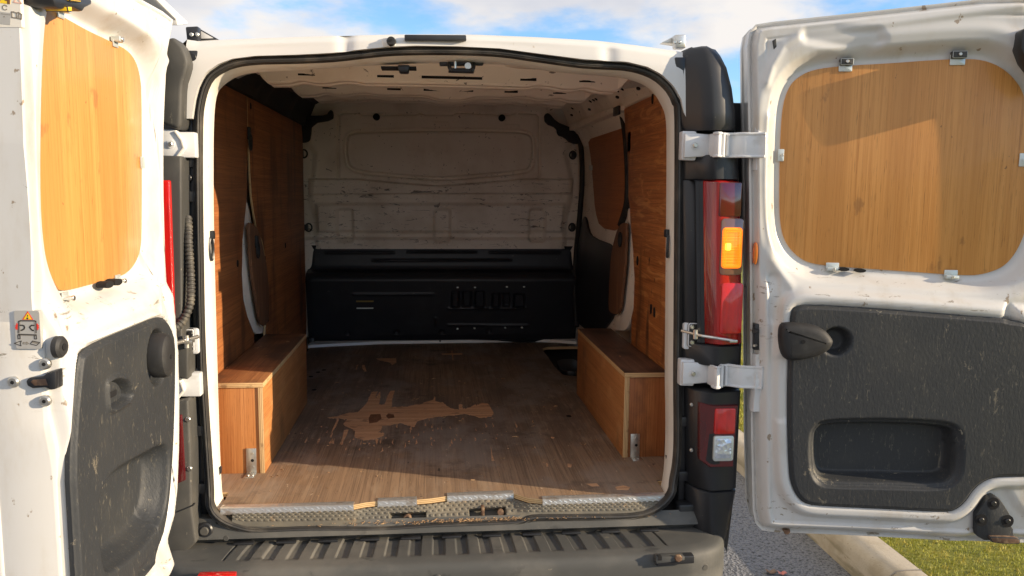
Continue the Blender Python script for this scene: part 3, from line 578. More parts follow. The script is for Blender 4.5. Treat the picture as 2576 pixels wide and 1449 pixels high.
def ceiling():
    bows = (.60, 1.25, 1.86)
    def zf(Q):
        x, y = Q[:, 0], Q[:, 1]
        z = 1.944+.052*y+.015*(1-(x/.7)**2)
        z -= .052*ss((.17-y)/.10)
        for k, b in enumerate(()):
            dp = (.080, .078, .070)[k]; dd = np.abs(y-b)
            side = ss((.66-np.abs(x))/.06)
            wob = 1-.25*np.exp(-((x-.06)/.16)**2)*(k > 0)-.12*np.exp(-((np.abs(x)-.40)/.08)**2)
            z -= dp*ss((.098-dd)/.016)*side*wob
            z += .010*ss((.03-dd)/.02)*ss((.5-np.abs(x))/.05)
        z -= .016*np.exp(-((y-.30)/.05)**2)*ss((np.abs(x)-.16)/.06)*ss((.5-np.abs(x))/.06)
        return z
    b = B(); b.sheet([(-.735, .052), (.735, .052), (.735, 2.6), (-.735, 2.6)], ZF, zf, 100, 160, roof_skin, cosine=False); c = b.done('roof_lining', van)
    for px, w, d in ((-.36, .035, .43), (-.18, .035, .43), (.22, .03, .43), (.43, .03, .43), (.0, .12, 1.13), (-.3, .05, 1.13), (.34, .05, 1.13), (-.03, .17, .46), (.02, .14, 1.70), (-.3, .04, 1.72), (.30, .04, 1.72)):
        z = float(zf(np.array([[px, d]]))[0])
        h = B(); h.box(px-w, px+w, d-.008, d+.008, z-.004, z+.012, hole_m, 0); h.done('slot', c)
    for k, (y, dp) in enumerate(zip(bows, (.080, .078, .070))):
        X = np.linspace(-.70, .70, 90); prof = [(-.125, -.004), (-.088, -.006), (-.078, -.014), (-.066, -.9), (-.058, -1), (-.02, -1), (-.014, -.9), (.014, -.9), (.02, -1), (.058, -1), (.066, -.9), (.078, -.014), (.088, -.006), (.125, -.004)]; P = []
        for x in X:
            zs = 1.944+.052*y+.015*(1-(x/.7)**2); side = float(ss((.685-abs(x))/.05)); wob = 1+(.22 if k else .0)*math.exp(-((x-.03)/.09)**4)-.10*math.exp(-((abs(x)-.36)/.05)**4)-.12*math.exp(-((abs(x)-.52)/.03)**2)
            for a, h in prof: P.append((x, y+a*(1+.5*(1-side)), zs-.002+(h*dp*wob*(.35+.65*side) if h < -.5 else h)))
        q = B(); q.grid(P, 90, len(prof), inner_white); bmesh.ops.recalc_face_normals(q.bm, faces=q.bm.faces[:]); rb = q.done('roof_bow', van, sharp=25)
        for x, w_ in ((-.50, .03), (-.22, .03), (.02, .11), (.30, .03), (.52, .03)):
            zs = 1.944+.052*y; h = B(); h.box(x-w_, x+w_, y-.070, y-.058, zs-dp*.62, zs-dp*.40, hole_m, 0); h.done('slot', rb)
    for x in (-.30, .32):                               # light pressed pads in the roof skin
        q = B(); q.prism(chaikin([(x-.16, .24), (x+.14, .22), (x+.20, .30), (x-.08, .34)], 2), ZF, 1.936, 1.975, inner_white, .004); q.done('roof_pad', c)
    # catches on the inner header
    p = [(-.03,1.914),(.104,1.919),(.104,1.902),(-.03,1.897)]; prism('latch_plate', p, YF, .035, .055, black, van, .004)
    c = [(-.003,1.9),(.075,1.902),(.075,1.881),(-.003,1.878)]; b = B(); x0, x1, z1, z0 = c[0][0], c[1][0], c[0][1]+.008, c[2][1]
    b.tube([(x0, .04, z1), (x0+.003, .02, z0+.008), (x0+.012, .012, z0), (x1-.012, .012, z0), (x1-.003, .02, z0+.008), (x1, .04, z1)], .006, black, 8)
    b.box(x0, x1, .012, .05, z0-.004, z0+.007, black, .003)
    b.tube([(x0+.02, .014, z0+.004), (x0+.02, .014, z1)], .004, bolt_m, 8); b.cyl((x1-.02, .02, (z0+z1)/2), (0, -1, 0), .010, .010, bolt_m, 12); b.done('lock_striker', van)
    q = [(-.156,1.894),(-.119,1.895),(-.123,1.873),(-.151,1.873)]; prism('courtesy_lamp', q, YF, .02, .07, black, van, .005)
    q = [(-.205,1.89),(-.1,1.892),(-.1,1.886),(-.205,1.884)]; prism('slot', q, YF, .03, .08, hole_m, c_ := bpy.data.objects['roof_lining'], 0)
    # dark padding where roof, side and bulkhead meet
    for s, pts in ((-1, [(-.851,1.966),(-.765,1.956),(-.676,1.963),(-.661,1.991),(-.646,1.995),(-.639,1.975),(-.642,1.935),(-.766,1.913),(-.776,1.826),(-.79,1.802),(-.855,1.797)]), (1, [(.629,1.994),(.657,2.006),(.704,1.951),(.773,1.925),(.866,1.893),(.868,1.82),(.798,1.819),(.757,1.857),(.711,1.871),(.71,1.912),(.635,1.939)])):
        prism('corner_padding', chaikin(pts, 1), YF, 2.46, 2.50, cavity, van, .008)
ceiling()

ochre = M('dull_ochre_foam', (.30, .21, .05), .8)
def bulkhead():
    Yb = 2.60
    out = [(-.871,2.062),(-.534,2.092),(.027,2.104),(.6,2.114),(.904,2.1),(.903,1.595),(.9,1.163),(-.851,1.157),(-.865,1.575)]
    win_o = chaikin([(-.602,1.78),(-.593,1.863),(-.554,1.89),(-.448,1.901),(-.008,1.915),(.44,1.918),(.545,1.909),(.592,1.878),(.602,1.798),(.594,1.695),(.566,1.643),(.502,1.627),(.315,1.609),(-.008,1.576),(-.315,1.601),(-.507,1.615),(-.574,1.646),(-.596,1.69)], 2)
    win_i = inset(win_o, .030)
    line_t = [(-.631,1.588),(-.622,1.979),(-.597,1.993),(-.502,1.995),(-.48,1.982),(-.155,1.989),(-.132,2.002),(-.087,1.99),(.072,1.993),(.095,2.007),(.428,2),(.474,2.014),(.602,2.009),(.616,1.992),(.623,1.603)]
    beam = [(-.809,1.584),(-.507,1.588),(-.316,1.569),(-.008,1.55),(.316,1.579),(.514,1.6),(.838,1.601),(.833,1.517),(-.811,1.496)]
    edgeL = [(-.91,2.04),(-.811,2.031),(-.816,1.799),(-.773,1.744),(-.792,1.598),(-.812,1.462),(-.78,1.349),(-.773,1.155),(-.93,1.155)]; edgeR = [(.827,1.825),(.793,1.767),(.831,1.617),(.834,1.478),(.801,1.36),(.792,1.16),(.972,1.161),(.952,2.067),(.846,2.065)]
    pads = [rrect(a[0], c[0], c[1], a[1], .02) for a, c in ([(-.639,1.402),(-.544,1.202)], [(-.04,1.406),(.057,1.204)], [(.561,1.411),(.66,1.207)])]
    bar1 = [(-.762,1.431),(.781,1.445),(.766,1.272),(-.754,1.264)]; low = [(-.883,1.221),(.911,1.229),(.912,1.149),(-.885,1.143)]
    tabs = [rrect(a[0], c[0], c[1], a[1], .004) for a, c in ([(-.492,1.926),(-.403,1.906)], [(-.051,1.946),(.047,1.918)], [(.394,1.937),(.487,1.916)], [(-.49,1.609),(-.386,1.589)], [(-.025,1.593),(.032,1.571)], [(.385,1.618),(.49,1.596)], [(-.649,1.496),(-.548,1.476)], [(-.045,1.502),(.05,1.48)], [(.65,1.509),(.763,1.489)])]
    def wf(Q):
        w = np.full(len(Q), Yb)
        d = sdf(Q, win_o); w += .026*ss(d/.010)-.032*ss((d-.020)/.012)
        w += .016*np.exp(-(seg_dist(Q, line_t)/.006)**2)
        w -= .026*ss((sdf(Q, beam)+.008)/.012)
        w += .03*ss((sdf(Q, edgeL)+.03)/.05)+.03*ss((sdf(Q, edgeR)+.03)/.05)
        w -= .024*ss((sdf(Q, bar1)+.015)/.025)
        for p in pads: w += .026*ss((sdf(Q, p)+.012)/.022)
        w -= .028*ss((sdf(Q, low)+.012)/.024)
        for p in tabs: w -= .004*ss((sdf(Q, p)+.004)/.005)
        w += .002*np.sin(Q[:, 0]*7+1)*np.sin(Q[:, 1]*9)
        return w
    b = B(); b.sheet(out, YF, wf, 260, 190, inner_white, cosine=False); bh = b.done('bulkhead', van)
    for p, r in zip([(-.393,1.969),(.38,1.978),(-.715,1.545),(-.631,1.545),(.627,1.555),(.711,1.558)], (.021, .021, .012, .008, .008, .012)):
        prism('hole_plug', ellipse(p[0], p[1], r, r, 18), YF, 2.578, 2.61, hole_m, bh, .002)
    for p in [(-.485,2.003),(-.118,2.014),(.104,2.015),(.473,2.009)]: B().cyl((p[0], 2.602, p[1]), (0, -1, 0), .010, .008, inner_white, 10).done('bolt', bh)
    def dring(p, sx):
        b = B(); x, z = p
        b.box(x-.02, x+.008, 2.545, 2.575, z-.018, z+.018, black, .003)
        b.tube([(x+sx*(.012+.020*math.sin(t)), 2.55, z+.024*math.cos(t)) for t in np.linspace(0, 6.283, 15)[:-1]], .005, black, 6, True); b.done('lashing_ring', van)
    for p, sx in zip([(-.84,1.738),(-.821,1.291),(.837,1.754),(.841,1.302)], (1, 1, -1, -1)): dring(p, sx)
    # black moulded lower half with a ledge
    zs = [p[1] for p in [(-.008,1.176),(-.008,1.054),(-.008,1.025)]]+[p[1] for p in [(-.009,.994),(-.009,.621)]]
    prof = [(2.585, zs[0]+.003), (2.592, zs[0]-.02), (2.585, zs[1]), (2.575, zs[2]+.004), (2.50, zs[2]-.012), (2.478, zs[3]+.002), (2.468, zs[3]-.02), (2.50, .80), (2.54, .62), (2.575, FL)]
    seg = [(math.dist(prof[i], prof[i+1])) for i in range(len(prof)-1)]; tt = np.concatenate([[0], np.cumsum(seg)])
    nu, nv = 200, 150; X = np.linspace(-.825, .868, nu); T = np.linspace(0, tt[-1], nv); pts = []
    PY = np.interp(T, tt, [p[0] for p in prof]); PZ = np.interp(T, tt, [p[1] for p in prof])
    ker = np.array([1, 2, 3, 2, 1])/9; PY[2:-2] = np.convolve(PY, ker, 'valid'); PZ[2:-2] = np.convolve(PZ, ker, 'valid')
    XX, ZZ = np.meshgrid(X, PZ, indexing='ij'); Q = np.stack([XX.ravel(), ZZ.ravel()], 1); off = np.zeros(len(Q))
    for l in ([(-.709,1.134),(-.296,1.135)], [(-.204,1.14),(.218,1.141)], [(.306,1.139),(.754,1.138)], [(-.421,1.086),(.441,1.09)], [(-.535,.886),(-.049,.884)], [(.049,.682),(.551,.678)], [(-.032,.68),(-.032,.726)], [(.048,.791),(.277,.79)], [(.309,.79),(.532,.789)]):
        off -= .006*np.exp(-(seg_dist(Q, l)/.007)**2)
    for a, c in ([(.066,.899),(.112,.799)], [(.135,.899),(.187,.806)], [(.215,.899),(.27,.798)], [(.325,.887),(.367,.798)], [(.389,.887),(.431,.805)], [(.459,.881),(.525,.797)]):
        off += .022*ss((sdf(Q, rrect(a[0], c[0], c[1], a[1], .008))+.006)/.012)
    for p in [(-.578,.633),(-.279,.637),(.008,.635),(.305,.639)]: off += .012*ss((.02-np.hypot(Q[:, 0]-p[0], Q[:, 1]-p[1]))/.012)
    off = off.reshape(nu, nv)
    edge_in = np.minimum(np.abs(X+.825), np.abs(X-.868))
    pts = []
    for i in range(nu):
        for j in range(nv):
            e = .02*(1-ss(edge_in[i]/.04)); pts.append((X[i], PY[j]+off[i, j]+e, PZ[j]))
    b = B(); b.grid(pts, nu, nv, liner_black); bmesh.ops.recalc_face_normals(b.bm, faces=b.bm.faces[:]); lb = b.done('bulkhead_liner', van)
    for p in [(.103,.928),(.211,.928),(.41,.931),(.518,.931)]: prism('clip', rrect(p[0]-.006, p[0]+.006, p[1]-.004, p[1]+.004, .002), YF, 2.465, 2.49, clip_m, lb, .001)
    for p in [(.104,.66),(.211,.663),(.406,.665),(.513,.666)]: prism('clip', rrect(p[0]-.006, p[0]+.006, p[1]-.004, p[1]+.004, .002), YF, 2.505, 2.53, clip_m, lb, .001)
    for (a, c), mt in zip(([(-.521,.845),(-.415,.836)], [(-.52,.8),(-.417,.794)]), (ochre, clip_m)): prism('vent_slot', rrect(a[0], c[0], c[1], a[1], .002), YF, 2.488, 2.54, mt, lb, 0)
    # white foot strip with bolts
    st = [(-.811,2.435),(-.753,2.458),(-.565,2.501),(-.372,2.544),(-.023,2.555),(.358,2.565),(.566,2.583),(.703,2.55),(.861,2.488)]; st2 = [(.868,2.532),(.71,2.596),(.571,2.631),(.36,2.597),(-.023,2.586),(-.373,2.573),(-.568,2.541),(-.758,2.496),(-.817,2.473)]
    b = B(); n = len(st); pts = [(x, y, FL+.001) for x, y in st]+[(x, y+.004, FL+.018) for x, y in st]+[(x, 2.545, FL+.024) for x, y in st]
    b.grid(pts, 3, n, white); fs_ = b.done('foot_strip', van)
    for p in [(-.128,2.575),(-.005,2.556),(.129,2.577),(.262,2.585),(.392,2.607)]: B().cyl((p[0], p[1], FL+.016), (0, -1, .3), .007, .006, black, 10).done('bolt', fs_)
    for p in [(-.8,2.538),(.821,2.587)]: prism('hook', [(p[0]-.02, FL+.002), (p[0]+.02, FL+.002), (p[0]+.014, FL+.045), (p[0]-.004, FL+.05), (p[0]-.02, FL+.04)], YF, p[1]-.02, p[1]-.006, black, fs_, .003)
    prism('red_mark', [(-.07,.577),(-.053,.605),(-.045,.605),(-.06,.577)], YF, p[1]-.012, p[1]+.02, ink_red, fs_, 0)
    for s, x in ((-1, -.815), (1, .845)):       # flanges at the bulkhead's sides
        prism('side_flange', [(x-.04, .60), (x+.035, .60), (x+.04, 1.2), (x-.035, 1.2)], YF, 2.592, 2.612, inner_white, bh, .003)
bulkhead()

def floor():
    FE = [(-.691,-.065),(-.496,-.067),(-.294,-.066),(-.259,-.05),(-.223,-.043),(-.102,-.039),(-.057,-.032),(-.007,-.016),(.101,-.011),(.205,-.008),(.249,-.052),(.291,-.065),(.489,-.063),(.691,-.061)]
    notch = [(.722,1.618),(.666,1.614),(.635,1.652),(.621,1.838),(.623,2.126),(.619,2.291),(.626,2.365),(.663,2.404),(.754,2.415),(.869,2.41)]
    poly = [(-.80, .07), (-.698, .065)]+FE+[(.698, .065), (.80, .07)]+[(.80, notch[0][1])]+notch+[(.80, notch[-1][1])]+[(.80, 2.545), (-.80, 2.545)]
    fl = prism('load_floor', poly, ZF, FL-.016, FL, floor_ply, van, 0, edge_z)
    # torn top veneer
    main = [(-.496,.899),(-.456,.923),(-.421,.962),(-.375,.979),(-.361,1.056),(-.35,1.13),(-.344,1.332),(-.314,1.342),(-.322,1.189),(-.303,1.341),(-.297,1.245),(-.294,1.105),(-.268,1.098),(-.262,1.273),(-.254,1.348),(-.234,1.353),(-.239,1.184),(-.234,1.053),(-.201,1.061),(-.152,1.069),(-.1,1.093),(-.09,1.125),(-.048,1.167),(-.043,1.236),(-.039,1.144),(-.007,1.125),(.01,1.059),(.03,1.013),(.063,.99),(.069,1.082),(.082,1.076),(.08,1.002),(.115,1.026),(.135,1.065),(.176,1.098),(.2,1.08),(.208,.994),(.211,.917),(.199,.874),(.148,.858),(.129,.886),(.083,.926),(.034,.904),(-.027,.888),(-.08,.858),(-.119,.818),(-.126,.746),(-.151,.763),(-.181,.799),(-.21,.787),(-.228,.768),(-.257,.77),(-.262,.694),(-.272,.678),(-.244,.661),(-.245,.63),(-.272,.595),(-.285,.588),(-.312,.578),(-.34,.596),(-.358,.627),(-.362,.701),(-.371,.727),(-.407,.769),(-.42,.801),(-.411,.872),(-.452,.886)]
    vs = [] ; random.seed(3)
    rag = []
    for a, b in zip(main, main[1:]+main[:1]):
        rag.append(a); n = max(1, int(math.dist(a, b)/.006))
        for i in range(1, n): t = i/n; rag.append((a[0]+(b[0]-a[0])*t+random.gauss(0, .0012), a[1]+(b[1]-a[1])*t+(abs(random.gauss(0, .008))*random.choice((-1, .4)) if abs(b[0]-a[0]) > abs(b[1]-a[1]) else 0)))
    prism('torn_veneer_patch', rag, ZF, FL-.004, FL+.0007, raw_ply, fl, 0)
    dk = [(-.323,.878),(-.318,.938),(-.277,.941),(-.268,.875),(-.283,.817),(-.314,.803)]; prism('veneer_hole', dk, ZF, FL-.002, FL+.0012, brown_board, fl, 0)
    dk = [(-.252,.91),(-.244,.946),(-.22,.932),(-.214,.883),(-.24,.868)]; prism('veneer_hole', dk, ZF, FL-.002, FL+.0012, brown_board, fl, 0)
    for q in ([(-.445,.872),(-.445,.771),(-.455,.669),(-.454,.794),(-.452,.875)], [(-.407,.714),(-.39,.724),(-.39,.64),(-.398,.526),(-.403,.62)], [(-.46,1.825),(-.462,1.944),(-.469,1.936),(-.466,1.825)], [(-.44,1.935),(-.427,1.934),(-.403,1.776),(-.414,1.777),(-.434,1.863)], [(-.377,2.109),(-.262,2.112),(-.255,1.995),(-.276,1.926),(-.292,1.997),(-.349,2.055)], [(.168,.484),(.165,.373),(.168,.307),(.158,.308)], [(-.275,.592),(-.263,.513),(-.262,.591)], [(.002,2.235),(.125,2.238),(.123,2.196),(.002,2.198)], [(.061,2.318),(.066,2.318),(.067,2.043),(.061,2.043)]):
        prism('veneer_splinter', q, ZF, FL-.004, FL+.0007, raw_ply, fl, 0)
    sp = B()
    for _ in range(90):
        x = random.gauss(-.22, .22); y = (.56 if _ % 2 else .74)+random.gauss(0, .06); l = random.uniform(.012, .06); w_ = random.uniform(.0008, .0028); s_ = random.uniform(-.006, .006)
        sp.prism([(x-w_, y), (x+s_, y-l*.4), (x+w_*1.5, y), (x+s_*.5, y+l)], ZF, FL-.003, FL+.0008+_*.000004, raw_ply, 0)
    sp.done('loose_splinters', fl)['kind'] = 'stuff'
    for p in [(-.68,1.674),(-.657,1.771),(-.633,1.823),(.533,.86),(-.623,1.391)]: prism('screw_hole', ellipse(p[0], p[1], .012, .016, 10), ZF, FL-.003, FL+.0008, hole_m, fl, 0)
    for q in ([(.544,.022),(.574,.034),(.593,.014),(.579,-.009),(.544,-.002)], [(.454,.057),(.489,.059),(.494,.032),(.468,.034)], [(.424,.256),(.44,.251),(.432,.219),(.421,.223)], [(.412,.574),(.426,.565),(.42,.549),(.411,.558)], [(.35,.271),(.356,.257),(.352,.231),(.347,.238)]): prism('torn_spot', q, ZF, FL-.003, FL+.0008, raw_ply, fl, 0)
    # alloy nosing in four lengths, bare ply edge showing between them
    def nose(a, b):
        nrm = Vector((-(b[1]-a[1]), b[0]-a[0])).normalized(); L = math.dist(a, b); t = Vector(((b[0]-a[0])/L, (b[1]-a[1])/L)); q = B()
        def P(s, d, z): return (a[0]+t.x*s+nrm.x*d, a[1]+t.y*s+nrm.y*d, z)
        rings = [[P(s, .022, FL+.0022), P(s, .0, FL+.003), P(s, -.004, FL+.001), P(s, -.005, FL-.018), P(s, -.002, FL-.018), P(s, -.001, FL-.001), P(s, .022, FL+.0005)] for s in (0, L)]
        q.loft(rings, alu); n = int(L/.016)
        for i in range(n):
            for dz in (0, 1):
                s = (i+.5)*L/n; w = .004 if (i+dz) % 2 else -.004
                if dz: c = [P(s-.006, .005+w*.3, FL+.0035), P(s+.006, .012+w, FL+.0035), P(s+.0075, .0115+w, FL+.0030), P(s-.0045, .0045+w*.3, FL+.0030)]
                else: c = [P(s-.005, -.0056, FL-.004+w*.4), P(s+.005, -.0056, FL-.010+w*.4), P(s+.006, -.0050, FL-.0085+w*.4), P(s-.004, -.0050, FL-.0025+w*.4)]
                q.bm.faces.new([q.bm.verts.new(v) for v in c])
        return q.done('tread_strip', fl)
    for i, j in ((0, 2), (4, 5), (7, 9), (11, 13)): nose(FE[i], FE[j])
    # step well under the notch
    w = B(); x0, x1, y0, y1 = .40, .86, 1.45, 2.52
    w.grid([(x0+(x1-x0)*i/6, y0+(y1-y0)*j/8, .535-.05*float(ss((i/6-.05)/.3))) for i in range(7) for j in range(9)], 7, 9, jamb_white); w.done('step_well', van)
    m_ = [(.679,2.119),(.81,2.112),(.747,1.773),(.663,1.793),(.653,1.923)]; prism('step_mat', chaikin(m_, 1), ZF, .50, .545, black, van, .004)
    # crumbs and splinters swept into the bay
    vs, fs = [], []
    def crumb(x, y, s, z=FL+.001):
        a = random.uniform(0, 6.28); l = s*random.uniform(.6, 2.6); w_ = s*random.uniform(.3, .6); c, d = math.cos(a), math.sin(a); k = len(vs); h = s*.4
        for u, v in ((-l, -w_), (l, -w_), (l, w_), (-l, w_)): vs.append((x+u*c-v*d, y+u*d+v*c, z))
        for u, v in ((-l*.8, -w_*.5), (l*.7, -w_*.5), (l*.8, w_*.5), (-l*.7, w_*.5)): vs.append((x+u*c-v*d, y+u*d+v*c, z+h))
        fs.extend([(k+4, k+5, k+6, k+7)]+[(k+i, k+(i+1) % 4, k+4+(i+1) % 4, k+4+i) for i in range(4)])
    for _ in range(260): crumb(random.uniform(-.6, .62), random.uniform(.0, 2.4), random.uniform(.0012, .0035))
    for _ in range(30): crumb(random.uniform(-.6, .62), random.uniform(.1, 1.6), random.uniform(.004, .007))
    for _ in range(520): x = random.gauss(.12, .22); crumb(x, -.083+random.gauss(0, .005), random.uniform(.001, .003), .503+random.uniform(0, .008))
    me = bpy.data.meshes.new('wood_crumbs'); me.from_pydata(vs, [], fs); me.materials.append(debris); o = bpy.data.objects.new('wood_crumbs', me); COL.objects.link(o); tag(o, None, None, None, 'stuff')
    # plastic sill tread with moulded studs
    SB = [(-.682,.535),(-.623,.509),(-.519,.505),(-.428,.502),(-.212,.497),(-.04,.496),(.029,.496),(.204,.506),(.26,.512),(.402,.51),(.586,.504),(.641,.525)]
    X = np.linspace(-.655, .672, 520); nv = 44; k = B(); fx = [p[0] for p in FE]; fy = [p[1] for p in FE]; sx = [p[0] for p in SB]; sz = [p[1] for p in SB]
    rec = [(a[0], c[0], a[1], c[1]) for a, c in ([(-.183,.529),(-.075,.495)], [(.062,.535),(.174,.502)])]
    pts = []
    for x in X:
        ya = np.interp(x, fx, fy)-.003; za = FL-.017; yb = -.080; zb = np.interp(x, sx, sz)-.002
        for j in range(nv):
            t = j/(nv-1); e = float(ss(t/.75)); y = ya+(yb-ya)*t; z = za+(zb-za)*(t**1.6)
            u = x/.0185; v = t*5.2; row = math.floor(v); uu = (u+.5*(row % 2)) % 1-.5; vv = v % 1-.5
            st = .0034*float(ss((.36-abs(uu))/.12))*float(ss((.30-abs(vv))/.12))*(1 if .05 < t < .8 else 0)
            for r in rec:
                ins = min(x-r[0], r[1]-x); hz_ = min(t-.52, .97-t)*.09
                if ins > -.004 and hz_ > -.002:
                    dd = float(ss((min(ins, hz_)+.003)/.006)); st = st*(1-dd)-.03*dd
            pts.append((x, y+st*-.5 if st > 0 else y-st*.9, z+st*.8 if st > 0 else z+st*.5))
    k.grid(pts, len(X), nv, tread_mat); bmesh.ops.recalc_face_normals(k.bm, faces=k.bm.faces[:]); sl_ = k.done('sill_tread', van)
    p = [(-.131,.506)][0]; h = B(); h.cyl((p[0], -.045, p[1]), (0, -1, .2), .013, .02, rust, 14, bev=.003); h.cyl((p[0], -.066, p[1]+.004), (0, -1, .2), .007, .003, hole_m, 10); h.done('floor_striker', sl_)
    p = [(.105,.516)][0]; h = B(); h.box(p[0]-.006, p[0]+.004, -.06, -.035, p[1]-.02, p[1]+.02, rust, .002); h.cyl((p[0]+.055, -.045, p[1]), (0, -1, .2), .010, .015, rust, 12); h.done('floor_striker', sl_)
floor()

def wheels():
    for s in (-1, 1):
        t = B(); n = 40; prof = [(.19, -.09), (.31, -.105), (.325, -.085), (.328, 0), (.325, .085), (.31, .105), (.19, .09)]
        t.loft([[(s*.80+s*c, .76+r*math.cos(2*math.pi*i/n), .328+r*math.sin(2*math.pi*i/n)) for i in range(n)] for r, c in prof], rubber_dark, cap=False); w = t.done('wheel', van)
        r = B(); r.loft([[(s*.80+s*c, .76+q*math.cos(2*math.pi*i/n), .328+q*math.sin(2*math.pi*i/n)) for i in range(n)] for q, c in ((.195, -.08), (.195, .085), (.17, .07), (.09, .05), (.05, .075))], zinc); r.done('rim', w)
wheels()

def boxes():
    def make(xi, xo, y0, y1, zt, sideM, endM, topM):
        s = 1 if xo > xi else -1; t = .018
        a, b_ = sorted((xi, xi+s*t)); side = B(); side.box(a, b_, y0, y1, FL, zt-t-.0005, edge_y, .0008)
        for f in side.bm.faces:
            if abs(f.normal.x) > .8: f.material_index = side.mi(sideM)
            elif abs(f.normal.y) > .8: f.material_index = side.mi(edge_x)
        bx = side.done('wheel_arch_box', van)
        a, b_ = sorted((xi-s*.0015, xo)); top = B(); top.box(a, b_, y0-.001, y1, zt-t, zt, edge_z, .001)
        for f in top.bm.faces:
            if f.normal.z > .8: f.material_index = top.mi(topM)
        top.done('top_board', bx)
        a, b_ = sorted((xi+s*(t+.0006), xo)); e = B(); e.box(a, b_, y0+.004, y0+.022, FL, zt-t-.0006, endM, .0008); e.done('end_board', bx)
        c = xi+s*.045; q = B(); q.box(c-.017, c+.017, y0-.0005, y0+.0035, FL+.002, FL+.088, zinc, .001); q.box(c-.017, c+.017, y0-.045, y0-.0005, FL+.0006, FL+.0035, zinc, .001)
        for z in (.070, .046, .022): q.cyl((c+.004, y0-.0004, FL+z), (0, -1, 0), .0055, .003 if z != .046 else .0006, bolt_m if z != .046 else hole_m, 10)
        for dx in (-.007, .008): q.cyl((c+dx, y0-.024, FL+.0036), (0, 0, 1), .005, .002, bolt_m, 10)
        q.done('angle_bracket', bx)
    make(-.6197, -.797, .2345, 1.1586, FL+.3162, box_side_ply, box_end_ply, box_top_ply)
    make(.6378, .797, .3088, 1.2492, FL+.3162, box_side_ply, wall_ply_end, stained_top)
wall_ply_end = ply('shaded_box_end_plywood', (.42, .165, .055), (.33, .12, .04), (.24, .08, .028), 2, .45, stains_tints=[((.12, .05, .022), dict(s=(8, 8, 5), lo=.55, hi=.75, det=5, amt=.6))])  # right box end: its shade is put into a darker ply colour
stained_top = ply('dark_stained_box_top', (.20, .105, .065), (.13, .068, .046), (.09, .05, .035), 1, .5, stains_tints=[((.04, .028, .022), dict(s=(6, 4, 5), lo=.5, hi=.66, det=6, amt=.85)), ((.60, .32, .14), dict(s=(26, 12, 20), lo=.70, hi=.72, det=4, amt=.9))])
boxes()

